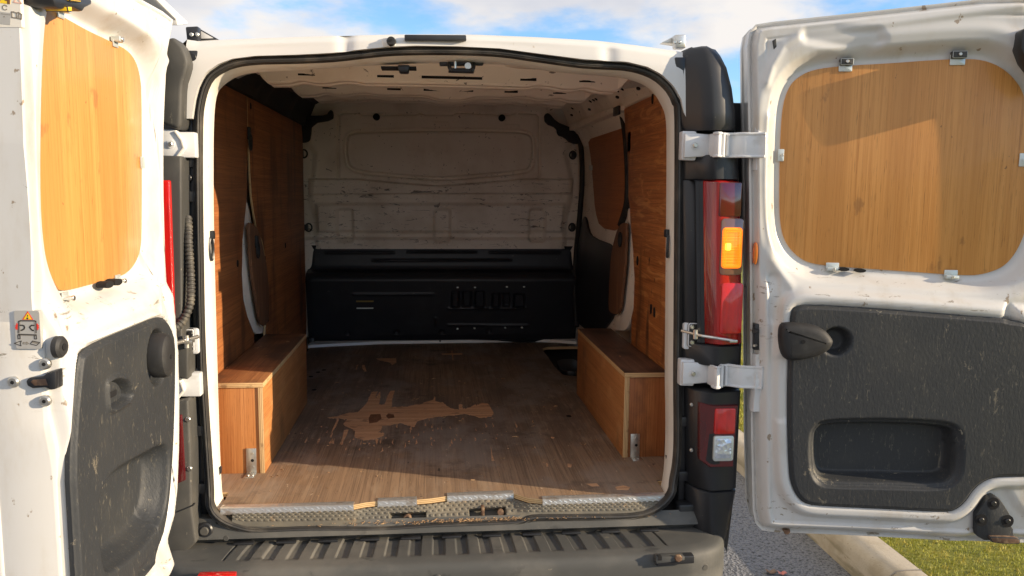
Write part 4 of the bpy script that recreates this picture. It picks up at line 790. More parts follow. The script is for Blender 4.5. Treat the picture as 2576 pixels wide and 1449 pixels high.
def bumper():
    def half():
        o = [(0, -.252), (.30, -.251), (.55, -.246), (.68, -.238), (.75, -.226), (.80, -.205), (.84, -.17), (.865, -.12), (.88, -.06), (.885, .02)]
        return o
    h = half(); path = [(-x, y) for x, y in h[:0:-1]]+h
    P = cat_open(path, .012); P = np.array(P); n = len(P)
    T = np.gradient(P, axis=0); T /= np.linalg.norm(T, axis=1)[:, None]; Nn = np.stack([-T[:, 1], T[:, 0]], 1)          # towards the van
    # resample finer in the middle for the ribs
    rows_t = np.linspace(0, 1, 22); xi = P[:, 0]; b = B(); pts = []
    xs = np.linspace(0, n-1, 900); Pf = np.stack([np.interp(xs, range(n), P[:, i]) for i in (0, 1)], 1); Nf = np.stack([np.interp(xs, range(n), Nn[:, i]) for i in (0, 1)], 1)
    low = [(.034, .4505), (.018, .448), (.007, .441), (.001, .430), (-.001, .415), (-.002, .385), (.001, .365), (-.003, .355), (.003, .27), (.03, .22)]
    for (px, py), (nx, ny) in zip(Pf, Nf):
        inner = (px*.955, max(-.045, py+.01) if abs(px) > .8 else -.045); lip = (px+nx*.040, py+ny*.040)
        for t in rows_t:
            x = inner[0]+(lip[0]-inner[0])*t; y = inner[1]+(lip[1]-inner[1])*t; z = .452+.004*math.sin(t*3.1)
            if abs(px) < .665:
                f = (px/.0712+100.25) % 1; d = min(abs(f-.25), abs(f-.75), abs(f-1.25))*.0712
                sq = float(ss((abs(((f+.25) % 1)-.5)-.25)*.0712/.0025*.5+.5)); z += (-.0065*sq)*float(ss((t-.02)/.05))*float(ss((.93-t)/.06))
            pts.append((x, y, z))
        for d, z in low: pts.append((px+nx*d, py+ny*d, z))
    nv = len(rows_t)+len(low); b.grid(pts, len(Pf), nv, bumper_grey); bmesh.ops.recalc_face_normals(b.bm, faces=b.bm.faces[:])
    bp = b.done('rear_bumper', van, sharp=40)
    q = [(.607,.451),(.721,.451),(.722,.427),(.669,.425),(.608,.421)]; prism('tow_eye_recess', q, YF, -.262, -.235, black, bp, .003)
    q = [(.604,.453),(.691,.451),(.691,.439),(.604,.431)]; prism('tow_eye_cover', q, YF, -.2645, -.24, bumper_grey, bp, .002)
    c = [(.671,.447),(.615,.448)]; B().cyl((c[0][0], -.262, c[0][1]), (0, -1, 0), .012, .008, rust, 7, bev=.003).done('tow_eye', bp); prism('slot', rrect(c[1][0]-.006, c[1][0]+.006, c[1][1]-.006, c[1][1]+.006, .001), YF, -.2655, -.25, hole_m, bp, 0)
    c = [(.767,.393),(-.039,.407)]
    for (x, z), y in zip(c, (-.222, -.258)):
        s = B(); s.cyl((x, y+.012, z), (0.25 if x > .5 else 0, -1, 0), .012, .012, bumper_grey, 20, bev=.002); s.cyl((x+(.003 if x > .5 else 0), y-.0003, z), (0.25 if x > .5 else 0, -1, 0), .0085, .0012, grey_plastic, 18); s.done('parking_sensor', bp)
    q = [(-.707,.448),(-.604,.445),(-.607,.4),(-.707,.402)]; prism('bumper_reflector', q, YF, -.268, -.24, lens_bright, bp, .004)
    # panel between seal and bumper
    X = np.linspace(-.80, .80, 60); pts = []
    for x in X: pts += [(x, -.072, .515), (x, -.088, .486), (x, -.092, .474), (x, -.075, .465), (x, -.06, .445)]
    k = B(); k.grid(pts, 60, 5, bumper_grey); bmesh.ops.recalc_face_normals(k.bm, faces=k.bm.faces[:]); lp = k.done('rear_cross_panel', van)
    for i in range(11):
        x = -.62+i*.125; g = B(); g.box(x-.03, x+.03, -.098, -.08, .455, .462, black, .002); g.done('bumper_clip', lp)
bumper()

def pillars():
    # dark painted corner columns behind the light units
    for s in (-1, 1):
        b = B(); b.prism([(s*.740, -.034), (s*.76, -.034), (s*.765, -.02), (s*.92, -.015), (s*.92, .05), (s*.740, .05)], ZF, .44, 1.80, black, .003)
        for z in (.62, .80, 1.10, 1.24, 1.36, 1.50, 1.60): b.box(min(s*.735, s*.765), max(s*.735, s*.765), -.048, -.03, z-.02, z+.012, black, .003)
        for z in (.98, 1.30, 1.55): b.cyl((s*.752, -.034, z), (0, -1, 0), .009, .016, black, 10, bev=.003)
        b.done('corner_column', van)
    # right light unit from the top down
    def unit(name, lev, mat, par=van, bev=.003):
        rings = []
        for z, x0, xc, xm, x1, yf in lev:
            rings.append([(x0, .02, z), (x0, -.045, z), (x0+(xc-x0)*.35, -.062, z), (xc, yf+.030, z), (xm-.006, yf+.003, z), (xm+.008, yf, z), (x1-.022, yf+.008, z), (x1-.006, yf+.022, z), (x1, yf+.05, z), (x1, .02, z)])
        return B().loft(rings, mat).done(name, par, sharp=50)
    def X(a): return [p[0] for p in a]
    zz = [p[1] for p in [(.774,1.955),(.774,1.947),(.775,1.928),(.777,1.892),(.779,1.832),(.782,1.76),(.784,1.725),(.784,1.707)]]
    L = [X(a) for a in ([(.717,1.953),(.729,1.953),(.752,1.954),(.774,1.955)], [(.7,1.945),(.723,1.945),(.75,1.946),(.796,1.947)], [(.69,1.925),(.716,1.926),(.752,1.927),(.808,1.928)], [(.685,1.89),(.725,1.891),(.757,1.892),(.825,1.894)], [(.685,1.83),(.735,1.831),(.765,1.832),(.841,1.833)], [(.688,1.758),(.739,1.759),(.77,1.759),(.853,1.761)], [(.696,1.723),(.741,1.724),(.773,1.725),(.855,1.726)], [(.709,1.706),(.741,1.707),(.773,1.707),(.853,1.709)])]
    unit('upper_corner_cap', [(z, *l, y) for z, l, y in zip(zz, L, (-.085, -.098, -.108, -.118, -.125, -.128, -.128, -.122))], black)
    def two(name, ya, yb, top, bot, mat, yf=-.125, par=van, r=.004):
        za, zb = ya, yb; lv = []
        for t, sh in ((0, r*1.5), (.0, 0), (1., 0), (1., r*1.5)):
            l = [a+(c-a)*t for a, c in zip(top, bot)]; z = za+(zb-za)*t
            if sh: z = z
            zz_ = z-(r if (t == 0 and not sh) else 0)+(r if (t == 1 and not sh) else 0)
            lv.append((zz_, l[0]+sh*.3, l[1]+sh*.5, l[2], l[3]-sh, yf+sh))
        return unit(name, lv, mat, par)
    zq = [p[1] for p in [(.787,1.635),(.79,1.56),(.791,1.559),(.811,1.059),(.812,1.058),(.814,.992),(.818,.913),(.831,.592),(.831,.591),(.837,.454)]]
    two('middle_corner_cap', zq[0], zq[1], X([(.706,1.634),(.756,1.635),(.784,1.635),(.868,1.637)]), X([(.709,1.559),(.759,1.56),(.788,1.56),(.874,1.561)]), black)
    tl = two('tail_lamp', zq[2], zq[3], X([(.753,1.559),(.761,1.559),(.798,1.559),(.873,1.56)]), X([(.778,1.059),(.786,1.059),(.827,1.059),(.904,1.058)]), lens_red, -.132)
    two('lamp_housing', zq[2]+.001, zq[3]-.001, X([(.706,1.558),(.744,1.559),(.756,1.559),(.761,1.559)]), X([(.731,1.06),(.769,1.059),(.781,1.059),(.786,1.059)]), black, -.098)
    def face(name, a, c, d, mat, r=.008, y=-.1325, par=tl, lean=None):
        return prism(name, rrect(min(a[0], c[0]), max(a[0], c[0]), c[1], a[1], r), YF, y-d, y+.012, mat, par, .0025)
    a, c = [(.809,1.447),(.88,1.276)]; face('indicator_window', a, c, .0015, lens_smoke, .012)
    a, c = am_a = [(.813,1.42),(.876,1.296)]; am = face('indicator', a, c, .0045, amber_lit, .011)
    a, c = [(.822,1.373),(.841,1.351)]; face('bulb_glow', a, c, .0058, amber_hot, .004)
    for e_, y_ in ((.006, -.1405), (.011, -.1415)):
        fr = inset(rrect(am_a[0][0], am_a[1][0], am_a[1][1], am_a[0][1], .011), e_); q = B(); q.tube([(x, y_, z) for x, z in fr], .0009, amber_rib, 6, True); q.done('indicator_rib', tl)
    a, c = [(.818,1.252),(.887,1.096)]; face('brake_lens', a, c, .001, lens_bright, .010)
    a, c = [(.8,1.554),(.869,1.452)]; face('upper_lens', a, c, .0008, lens_dark, .006)
    two('lower_corner_cap', zq[4], zq[5], X([(.728,1.059),(.769,1.058),(.814,1.058),(.905,1.057)]), X([(.73,.993),(.769,.992),(.817,.992),(.903,.991)]), black, -.128)
    two('lamp_surround', zq[6], zq[7], X([(.744,.914),(.762,.914),(.802,.913),(.91,.912)]), X([(.764,.594),(.785,.594),(.818,.593),(.909,.59)]), black, -.125)
    ll = [(.769,.877),(.809,.872),(.889,.871),(.882,.674),(.807,.673),(.777,.694)]
    g = B(); rng = []
    for dy, s_ in ((.02, 0), (-.002, 0), (-.006, .003)): rng.append([(x, (-.105 if i in (0, 5) else -.124)+dy, z) for i, (x, z) in enumerate(inset(ll, s_))])
    g.loft(rng, lens_dark); rl = g.done('reversing_lamp', van)
    a, c = [(.814,.862),(.88,.781)]; face('fog_lens', a, c, .0015, lens_bright, .006, par=rl)
    a, c = [(.814,.775),(.879,.694)]; face('reverse_surround', a, c, .0010, clip_m, .008, par=rl)
    a, c = [(.819,.767),(.872,.703)]; face('reverse_lens', a, c, .0025, lens_clear, .006, par=rl)
    for p in [(.759,.861),(.764,.713)]: B().cyl((p[0], -.07, p[1]), (-.2, -1, 0), .006, .012, bolt_m, 10, bev=.002).done('bolt', rl)
    two('bumper_corner', zq[8], zq[9]-.16, X([(.76,.593),(.78,.592),(.813,.591),(.909,.589)]), X([(.782,.273),(.805,.272),(.834,.271),(.864,.27)]), black, -.124)
    a, c = [(.729,.532),(.786,.472)]; prism('wiring_box', rrect(a[0], c[0], c[1], a[1], .008), YF, -.075, -.03, black, van, .006)
    p = [(.676,.477)][0]; B().cyl((p[0], -.06, p[1]), (0, -1, .3), .010, .012, black, 12, bev=.004).done('bolt', van)
    # right hinges: fixed leaf on the body, curved arm out to the door
    def hinge(z0, z1, xp0, xp1, xa, xd, yd):
        q = B(); zm = (z0+z1)/2; q.prism([(xp0, z0-.006), (xp1-.004, z0-.008), (xp1+.008, zm), (xp1-.004, z1+.006), (xp0, z1+.006)], YF, -.085, -.05, hinge_paint, .004)
        q.prism([(xp0+.004, z0), (xp1+.05, z0+.006), (xp1+.05, z1-.004), (xp0+.004, z1)], YF, -.098, -.055, hinge_paint, .004)
        q.cyl((xp1-.012, -.098, zm), (0, -1, 0), .012, .003, hinge_paint, 16); q.cyl((xp1-.012, -.1, zm), (0, -1, 0), .008, .008, bolt_m, 6, bev=.002); o = q.done('hinge', van)
        a = B(); zA, zB_ = z0+.004, z1-.004; pl = [(xa, -.098), (xa+.004, -.152), (xa+.014, -.158), (xa+.022, -.148), (xa+.030, -.128), (xa+.055, -.124), (xa+.070, -.135), (xa+.088, -.150), (xd-.012, -.160), (xd, yd)]
        pl = cat_open(pl, .008); inn = []
        for i, p in enumerate(pl):
            u = Vector(pl[min(i+1, len(pl)-1)])-Vector(pl[max(i-1, 0)]); u.normalize(); inn.append((p[0]-u.y*.006, p[1]+u.x*.006))
        poly = pl+inn[::-1]; a.prism(poly, ZF, zA, zB_, hinge_paint, .0015)
        for zz_ in (zA, zB_):                            # folded rims
            a.tube([(x, y, zz_) for x, y in pl[4:]], .0042, hinge_paint, 6)
        a.cyl((xa+.030, -.140, zA-.002), (0, 0, 1), .006, zB_-zA+.004, hinge_paint, 12); a.cyl((xa+.048, -.130, zA+.002), (0, 0, 1), .005, zB_-zA-.004, hinge_paint, 12); a.done('hinge_arm', o)
        return o
    for (A, C_, D_, E_) in ([(.695,1.7),(.742,1.626),(.772,1.664),(.924,1.667)], [(.715,1.001),(.763,.93),(.797,.94),(.948,.938)]):
        hinge(C_[1], A[1], A[0], C_[0], D_[0], E_[0]-.006, -.172)
    # check strap
    q = B(); a, c = [(.728,1.119),(.779,1.035)]; q.prism(rrect(a[0], c[0], c[1], a[1], .008), YF, -.066, -.04, hinge_paint, .004)
    a, c = [(.739,1.12),(.772,1.045)]; q.prism(rrect(a[0], c[0], c[1], a[1], .008), YF, -.074, -.05, grey_plastic, .003); cs = q.done('check_strap_bracket', van)
    for p in [(.75,1.108),(.752,1.059)]: B().cyl((p[0], -.072, p[1]), (0, -1, 0), .008, .008, bolt_m, 6, bev=.002).done('bolt', cs)
    p = [(.716,1.097),(.76,1.092),(.827,1.083),(.86,1.078)]; q = B(); q.tube([(p[0][0], -.08, p[0][1]), (p[1][0], -.142, p[1][1]), (p[2][0], -.155, p[2][1]), (p[3][0], -.158, p[3][1])], .0045, zinc, 8)
    q.cyl((p[1][0]-.015, -.125, p[1][1]-.012), (0, 0, 1), .007, .028, zinc, 10); q.prism(rrect(p[2][0]+.012, p[3][0]+.004, p[3][1]-.004, p[3][1]+.004, .002), YF, -.164, -.152, zinc, .001); q.done('check_strap', cs)
    # left side
    up = [(-.762,1.938),(-.748,1.921),(-.734,1.907),(-.726,1.883),(-.722,1.862),(-.73,1.834),(-.74,1.807),(-.744,1.755),(-.748,1.68),(-.77,1.685),(-.833,1.71),(-.831,1.883)]
    prism('upper_corner_cap', chaikin(up, 1), YF, -.118, -.02, grey_plastic, van, .012, seg=4)  # left caps paler than the right ones: sunlight put into the plastic's colour
    mid = [(-.75,1.609),(-.758,1.378),(-.768,1.09),(-.751,1.084),(-.755,.97),(-.797,.979),(-.847,.98),(-.832,1.611)]
    prism('middle_corner_cap', mid, YF, -.118, -.02, grey_plastic, van, .006, seg=3)
    tl2 = prism('tail_lamp', [(-.832,1.541),(-.78,1.542),(-.781,1.423),(-.782,1.266),(-.784,1.111),(-.834,1.111)], YF, -.13, -.06, lens_bright, van, .006, seg=3)
    sur = [(-.799,.902),(-.757,.912),(-.755,.758),(-.759,.587),(-.749,.478),(-.795,.433),(-.863,.449),(-.844,.903)]
    prism('lamp_surround', sur, YF, -.118, -.02, grey_plastic, van, .008, seg=3)
    prism('reversing_lamp', [(-.791,.867),(-.775,.869),(-.772,.672),(-.807,.658),(-.847,.665),(-.833,.868)], YF, -.126, -.09, lens_dark, van, .003)
    prism('lamp_seam', [(-.813,.572),(-.754,.595),(-.753,.592),(-.813,.568)], YF, -.1195, -.1, black, van, 0)
    for p in [(-.76,.853),(-.761,.705)]: B().cyl((p[0], -.115, p[1]), (0, -1, 0), .008, .006, bolt_m, 10, bev=.002).done('bolt', van)
    q = [(-.746,1.906),(-.71,1.906),(-.712,1.852),(-.746,1.85)]; prism('hinge_cover', q, YF, -.066, -.04, black, van, .004); p = [(-.725,1.887)][0]; B().cyl((p[0], -.064, p[1]), (0, -1, 0), .011, .004, black, 18, bev=.001).done('cover_plug', van)
    q = [(.67,1.924),(.704,1.925),(.702,1.855),(.672,1.878)]; prism('hinge_cover', q, YF, -.066, -.04, black, van, .004)
    for (A, C_) in ([(-.753,1.678),(-.721,1.606)], [(-.78,.981),(-.732,.911)]):
        q = B(); z0, z1, zm = C_[1], A[1], (A[1]+C_[1])/2; q.prism([(A[0]-.06, z0), (C_[0], z0), (C_[0], z1), (A[0]-.06, z1)], YF, -.082, -.04, hinge_paint, .004)
        q.prism([(A[0]-.07, z0-.004), (A[0]-.012, z0-.002), (A[0]+.008, zm-.01), (A[0]+.002, zm+.012), (A[0]-.014, z1+.004), (A[0]-.07, z1+.006)], YF, -.104, -.07, hinge_paint, .005)
        q.tube([(A[0]-.012, -.106, z0), (A[0]+.008, -.106, zm-.01), (A[0]+.002, -.106, zm+.012), (A[0]-.014, -.106, z1)], .004, jamb_white, 6)
        q.cyl((A[0]-.028, -.104, zm), (0, -1, 0), .011, .004, hinge_paint, 16); q.cyl((A[0]-.028, -.107, zm), (0, -1, 0), .007, .006, bolt_m, 6, bev=.002); q.done('hinge', van)
    a, c = [(-.779,1.111),(-.737,1.035)]; q = B(); q.prism(rrect(a[0], c[0], c[1], a[1], .008), YF, -.066, -.04, hinge_paint, .004); a, c = [(-.772,1.111),(-.747,1.044)]; q.prism(rrect(a[0], c[0], c[1], a[1], .006), YF, -.074, -.05, grey_plastic, .003); cs = q.done('check_strap_bracket', van)
    for p in [(-.756,1.098),(-.757,1.058)]: B().cyl((p[0], -.072, p[1]), (0, -1, 0), .008, .008, black, 8, bev=.002).done('bolt', cs)
    p = [(-.771,1.086),(-.734,1.09)]; q = B(); q.tube([(p[0][0], -.16, p[0][1]), (p[1][0], -.08, p[1][1])], .006, zinc, 8); q.cyl(((p[0][0]+p[1][0])/2, -.125, p[0][1]-.02), (0, 0, 1), .007, .036, zinc, 10); q.box(p[0][0]-.005, p[1][0], -.14, -.11, p[0][1]-.006, p[0][1]+.004, zinc, .002); q.done('check_strap', cs)
    # corrugated cable conduit and buffer, lower left
    pc = [(x, y, z) for (x, z), y in zip([(-.753,1.439),(-.749,1.405),(-.747,1.366),(-.744,1.286),(-.743,1.228),(-.746,1.187),(-.761,1.147),(-.778,1.126),(-.793,1.117),(-.808,1.119)], (-.07, -.08, -.09, -.095, -.1, -.105, -.115, -.13, -.15, -.17))]
    pc = cat_open(pc, .0028); q = B(); q.tube(pc, .011, rubber_hose, 12, rf=lambda i: .0125 if (i//2) % 2 else .0102); q.done('cable_conduit', van)
    p = [(-.734,.499)][0]; q = B(); q.prism(rrect(p[0]-.034, p[0]+.032, p[1]-.036, p[1]+.034, .012), YF, -.075, -.03, grey_plastic, .004); q.cyl((p[0], -.074, p[1]), (0, -1, .1), .024, .014, black, 22, bev=.004); q.cyl((p[0], -.088, p[1]+.001), (0, -1, .1), .013, .006, grey_plastic, 16, bev=.002); q.done('door_buffer', van)
    p = [(-.671,.474)][0]; B().cyl((p[0], -.08, p[1]), (0, -1, .2), .009, .012, grey_plastic, 10, bev=.002).done('bolt', van)
    # lashing rings on the jambs
    def loop(p, y):
        b = B(); x, z = p; b.tube([(x+.003*math.cos(t), y-.012+.016*math.cos(t)*.6, z-.012+.034*math.sin(t)) for t in np.linspace(0, 6.283, 19)[:-1]], .0045, black, 6, True, up=(1, 0, 0))
        b.prism(rrect(x-.008, x+.008, z+.016, z+.042, .005), YF, y-.014, y+.01, black, .003); b.done('lashing_ring', van)
    for p, y in (([(-.714,1.352)][0], .03), ([(-.718,.618)][0], .03), ([(.692,1.364)][0], .03), ([(.719,.625)][0], .03)): loop(p, y)
    # roof bar feet
    q = [(-.766,1.986),(-.73,1.989),(-.731,1.946),(-.763,1.944)]; r_ = B(); r_.prism(q, YF, .02, .055, black, .004)
    for p in [(-.749,1.964),(-.733,1.965)]: r_.cyl((p[0], .021, p[1]), (0, -1, 0), .006, .006, bolt_m, 10, bev=.002)
    q = [(-.745,1.994),(-.744,1.955),(-.682,1.959)]; r_.prism(q, YF, .056, .09, white, .004); r_.done('roof_bar_foot', van)
    q = [(.693,2.006),(.728,2.008),(.73,1.967),(.697,1.966)]; r_ = B(); r_.prism(q, YF, .02, .055, zinc, .004)
    for p in [(.693,1.983),(.708,1.984)]: r_.cyl((p[0], .021, p[1]), (0, -1, 0), .006, .006, bolt_m, 10, bev=.002)
    q = [(.71,2.013),(.711,1.983),(.663,1.988)]; r_.prism(q, YF, .056, .09, zinc, .003); r_.done('roof_bar_foot', van)
pillars()

# ------------------------------------------------------------------ rear doors
def frame_of(H, d, n):
    H, d, n = Vector(H), Vector(d), Vector(n)
    return lambda u, z, w: tuple(H+d*u+n*w+Vector((0, 0, z)))
aR, aL = R(12), R(5)
FR = frame_of((.95, -.16, 0), (math.cos(aR), -math.sin(aR), 0), (-math.sin(aR), -math.cos(aR), 0))
FLf = frame_of((-.76, -.10, 0), (-math.sin(aL), -math.cos(aL), 0), (math.cos(aL), -math.sin(aL), 0))
def skin(F, out, win, pan, mat, outer, low_z=1.26, collar=.05, extra=None, rim=.022, rw=.016, lowin=.02):
    """pressed inner skin of a door: rim, window recess, thicker lower half with a collar round the trim panel"""
    panO = inset(pan, -collar)
    def wf(Q):
        d = sdf(Q, out); w = -rim+rim*ss((d-.010)/rw)-.008*np.exp(-((d-.012)/.004)**2)
        low = ss((low_z+.03-Q[:, 1])/.07); w = w+.03*low*ss((d-lowin)/.03)
        dw = sdf(Q, win); w += .006*np.exp(-((dw+.075)/.02)**2)-.043*ss((dw+.052)/.042)
        dp = sdf(Q, panO); w += low*(-.016*ss((.03-dp)/.03)*ss((d-.03)/.03)+.012*ss(dp/.022)); dq = sdf(Q, pan); w -= .012*ss((dq+.008)/.010)+.062*ss((dq-.006)/.012)
        w -= .0035*np.exp(-((d-.052)/.004)**2)*ss((dw+.10)/-.03)*ss(-dp/.01)
        if extra is not None: w = extra(Q, w)
        return w
    b = B(); b.sheet(out, F, wf, 230, 300, mat, skirt=-.10)
    b.prism(inset(out, -.004), F, -.135, -.098, outer, .006)
    return b
def trim(F, pan, base, features, mat, nu=150, nv=170):
    def wf(Q):
        d = sdf(Q, pan); w = base-.010+.010*ss(d/.012)
        for p, dep, soft in features: w += dep*ss((sdf(Q, p)+soft*.5)/soft)
        return w
    b = B(); b.sheet(pan, F, wf, nu, nv, mat, skirt=base-.02); return b

def right_door():
    out = [(-.074,1.738),(-.086,1.954),(-.081,1.994),(-.065,2.013),(-.02,2.02),(.151,2.036),(.367,2.057),(.557,2.076)]+[(.80, 2.045), (.86, 2.03)]
    zt = out[7][1]; out = out[:8]+[(.80, zt+.002), (.845, zt-.02), (.858, zt-.07), (.862, 1.2), (.866, .53), (.855, .487), (.82, .476)]+[(.589,.47),(.298,.47),(.06,.466),(.024,.47),(.004,.49),(-.007,.535),(-.023,.776),(-.048,1.268)]
    win = chaikin([(.105,1.887),(.195,1.897),(.323,1.903),(.449,1.912),(.526,1.914),(.575,1.912),(.625,1.894),(.665,1.863),(.696,1.821),(.714,1.765),(.726,1.652),(.738,1.468),(.734,1.41),(.712,1.351),(.682,1.312),(.633,1.291),(.583,1.284),(.402,1.294),(.229,1.303),(.136,1.31),(.094,1.33),(.057,1.369),(.038,1.417),(.029,1.506),(.024,1.684),(.025,1.766),(.034,1.818),(.055,1.858)], 2)
    pan = chaikin([(.063,1.174),(.076,1.192),(.116,1.198),(.268,1.193),(.436,1.184),(.601,1.174),(.677,1.17)]+[(.655, 1.168), (.735, 1.16), (.775, 1.10), (.785, .90)]+[(.802,.707),(.736,.702),(.676,.698),(.643,.685),(.615,.658),(.595,.617),(.572,.593),(.545,.582),(.42,.583),(.247,.582),(.154,.582),(.121,.594),(.096,.631),(.082,.68),(.067,.884),(.062,1.066)], 2)
    lat = [(.631,.478),(.641,.579),(.673,.643),(.711,.655),(.749,.598),(.792,.557),(.797,.488)]
    def extra(Q, w):
        w = w-.010*ss((sdf(Q, lat)+.02)/.03)
        for l, h, s in (([(-.03,1.841),(-.019,1.892),(.012,1.948),(.066,1.981),(.231,1.998),(.445,2.026),(.655,2.05)], .006, .012), ([(-.017,1.738),(-.017,1.565),(.008,1.329),(.064,1.246)], .005, .014)):
            w = w+h*np.exp(-(seg_dist(Q, l)/s)**2)
        for l in ([(.015,1.267),(.021,1.154)], [(.041,1.022),(.049,.857)]): w = w-.006*np.exp(-(seg_dist(Q, l)/.018)**6)
        w = w-.012*ss((sdf(Q, [(.078,1.978),(.155,1.985),(.265,1.978),(.277,1.962),(.245,1.945),(.178,1.955),(.084,1.972)])+.03)/.03)
        return w
    rd = skin(FR, out, win, pan, door_white, white, extra=extra).done('rear_door', van, 'right rear door, wider and swung far back', sharp=55)
    prism('door_window_plywood', inset(win, .001), FR, -.047, -.038, door_ply, rd, .0012)
    for c, (w_, h_), tp in zip([(.199,1.893),(.509,1.91),(.028,1.636),(.711,1.626),(.195,1.307),(.535,1.291)], ((.019, .014), (.021, .015), (.009, .018), (.012, .019), (.019, .010), (.019, .011)), (1, 1, 0, 0, -1, -1)):
        k = B(); k.prism(rrect(c[0]-w_, c[0]+w_, c[1]-h_, c[1]+h_, .002), FR, -.0375, -.0345, clip_m, .0008)
        if tp: k.prism(rrect(c[0]-w_*.95, c[0]+w_*.95, c[1]+tp*h_*.2 if tp > 0 else c[1]-h_*1.3, c[1]+h_*1.5 if tp > 0 else c[1]-h_*.4, .002), FR, -.041, -.020, clip_m if tp < 0 else grey_plastic, .001)
        q = FR(c[0], c[1]+tp*h_*.9, -.02); k.cyl(q, Vector(FR(0, 0, 1))-Vector(FR(0, 0, 0)), .005, .004, bolt_m, 10, bev=.001); k.done('window_clip', rd)
    bin_ = chaikin([(.173,.852),(.343,.863),(.5,.862),(.546,.852),(.567,.819),(.575,.725),(.561,.672),(.515,.653),(.357,.651),(.207,.645),(.166,.652),(.142,.694),(.135,.802),(.148,.834)], 2)
    rim = inset(bin_, .020)
    cup = ellipse(*[(.195,1.091)][0], .037, .037, 24)
    t = trim(FR, pan, .047, [(bin_, -.012, .008), (rim, -.058, .022), (cup, -.04, .018)], panel_black).done('door_trim_panel', rd, sharp=60)
    kn = chaikin([(.033,1.142),(.056,1.146),(.112,1.144),(.152,1.131),(.176,1.104),(.18,1.09),(.167,1.066),(.129,1.046),(.073,1.034),(.047,1.036),(.034,1.058),(.027,1.097),(.027,1.127)], 1)
    k = B(); k.dome(kn, FR, [(0, .045), (0, .070), (.004, .080), (.012, .086), (.024, .088)], rubber_dark); c = [(.091,1.095)][0]; q = Vector(FR(c[0], c[1], .0875)); k.cyl(q, Vector(FR(0, 0, 1))-Vector(FR(0, 0, 0)), .006, .0015, hole_m, 12); k.done('door_handle_cover', t)
    # lower latch
    lt = [(.63,.578),(.653,.622),(.664,.635),(.681,.637),(.692,.63),(.713,.601),(.73,.574),(.731,.546),(.737,.539),(.739,.522),(.752,.513),(.752,.5),(.708,.497),(.674,.5),(.658,.5),(.636,.512)]
    k = B(); k.prism(lt, FR, .0, .035, panel_black, .004)
    for p in [(.674,.616),(.644,.563),(.718,.564)]: k.prism(ellipse(p[0], p[1], .017, .019, 16), FR, .030, .0362, hole_m, 0); k.cyl(FR(p[0], p[1], .036), Vector(FR(0, 0, 1))-Vector(FR(0, 0, 0)), .008, .004, black, 12, bev=.002)
    k.prism([(.665,.518),(.739,.519),(.752,.513),(.752,.5),(.708,.497),(.674,.5)], FR, .02, .048, rust, .003); k.done('door_latch', rd)
    hd = [(.641,1.928),(.64,1.976),(.661,1.987)]+[(.74, 1.955), (.77, 1.93), (.77, 1.86), (.74, 1.82)]+[(.681,1.862),(.658,1.89)]
    prism('upper_latch', hd, FR, -.01, .045, black, rd, .006)
    p = [(-.039,1.343)][0]; prism('edge_reflector', ellipse(p[0], p[1], .006, .034, 20), FR, -.03, .006, amber_dull, rd, .002)
    p = [(-.023,1.089)][0]; k = B(); k.prism(rrect(p[0]-.008, p[0]+.010, p[1]-.04, p[1]+.04, .003), FR, -.03, -.002, black, .002); k.cyl(FR(p[0], p[1]+.02, -.004), Vector(FR(-.6, 0, .8))-Vector(FR(0, 0, 0)), .007, .022, black, 10); k.cyl(FR(p[0], p[1]-.025, -.004), Vector(FR(-.6, 0, .8))-Vector(FR(0, 0, 0)), .004, .016, bolt_m, 8); k.done('check_strap_mount', rd)
    for a, c in ([(-.052,1.768),(-.032,1.591)], [(-.027,1.036),(-.005,.857)]):     # hinge leaves on the door
        k = B(); n = 14; pts = []
        for i in range(n):
            z = c[1]+(a[1]-c[1])*i/(n-1); wv = .010*math.exp(-((i-(n-1)/2)/2.6)**2)
            pts += [FR(a[0]-.004, z, -.06), FR(a[0]-.004, z, -.012+wv), FR(a[0]+.004, z, .0+wv), FR(c[0]+.002, z, -.004+wv), FR(c[0]+.004, z, -.03)]
        k.grid(pts, n, 5, hinge_paint); bmesh.ops.recalc_face_normals(k.bm, faces=k.bm.faces[:]); k.done('hinge_leaf', rd)
    for pts in ([(.084,.485),(.104,.486),(.104,.478),(.097,.471),(.087,.473)], [(-.02,1.962),(-.01,1.968),(-.007,1.945),(-.015,1.937)]): prism('drain_hole', pts, FR, -.03, .004 if len(pts) > 4 else .002, rust if len(pts) > 4 else grey_plastic, rd, .001)
    for p in [(.224,1.299),(.272,1.296)]: prism('hole', ellipse(p[0], p[1], .016, .006, 12), FR, -.036, -.018, hole_m, rd, 0)
right_door()

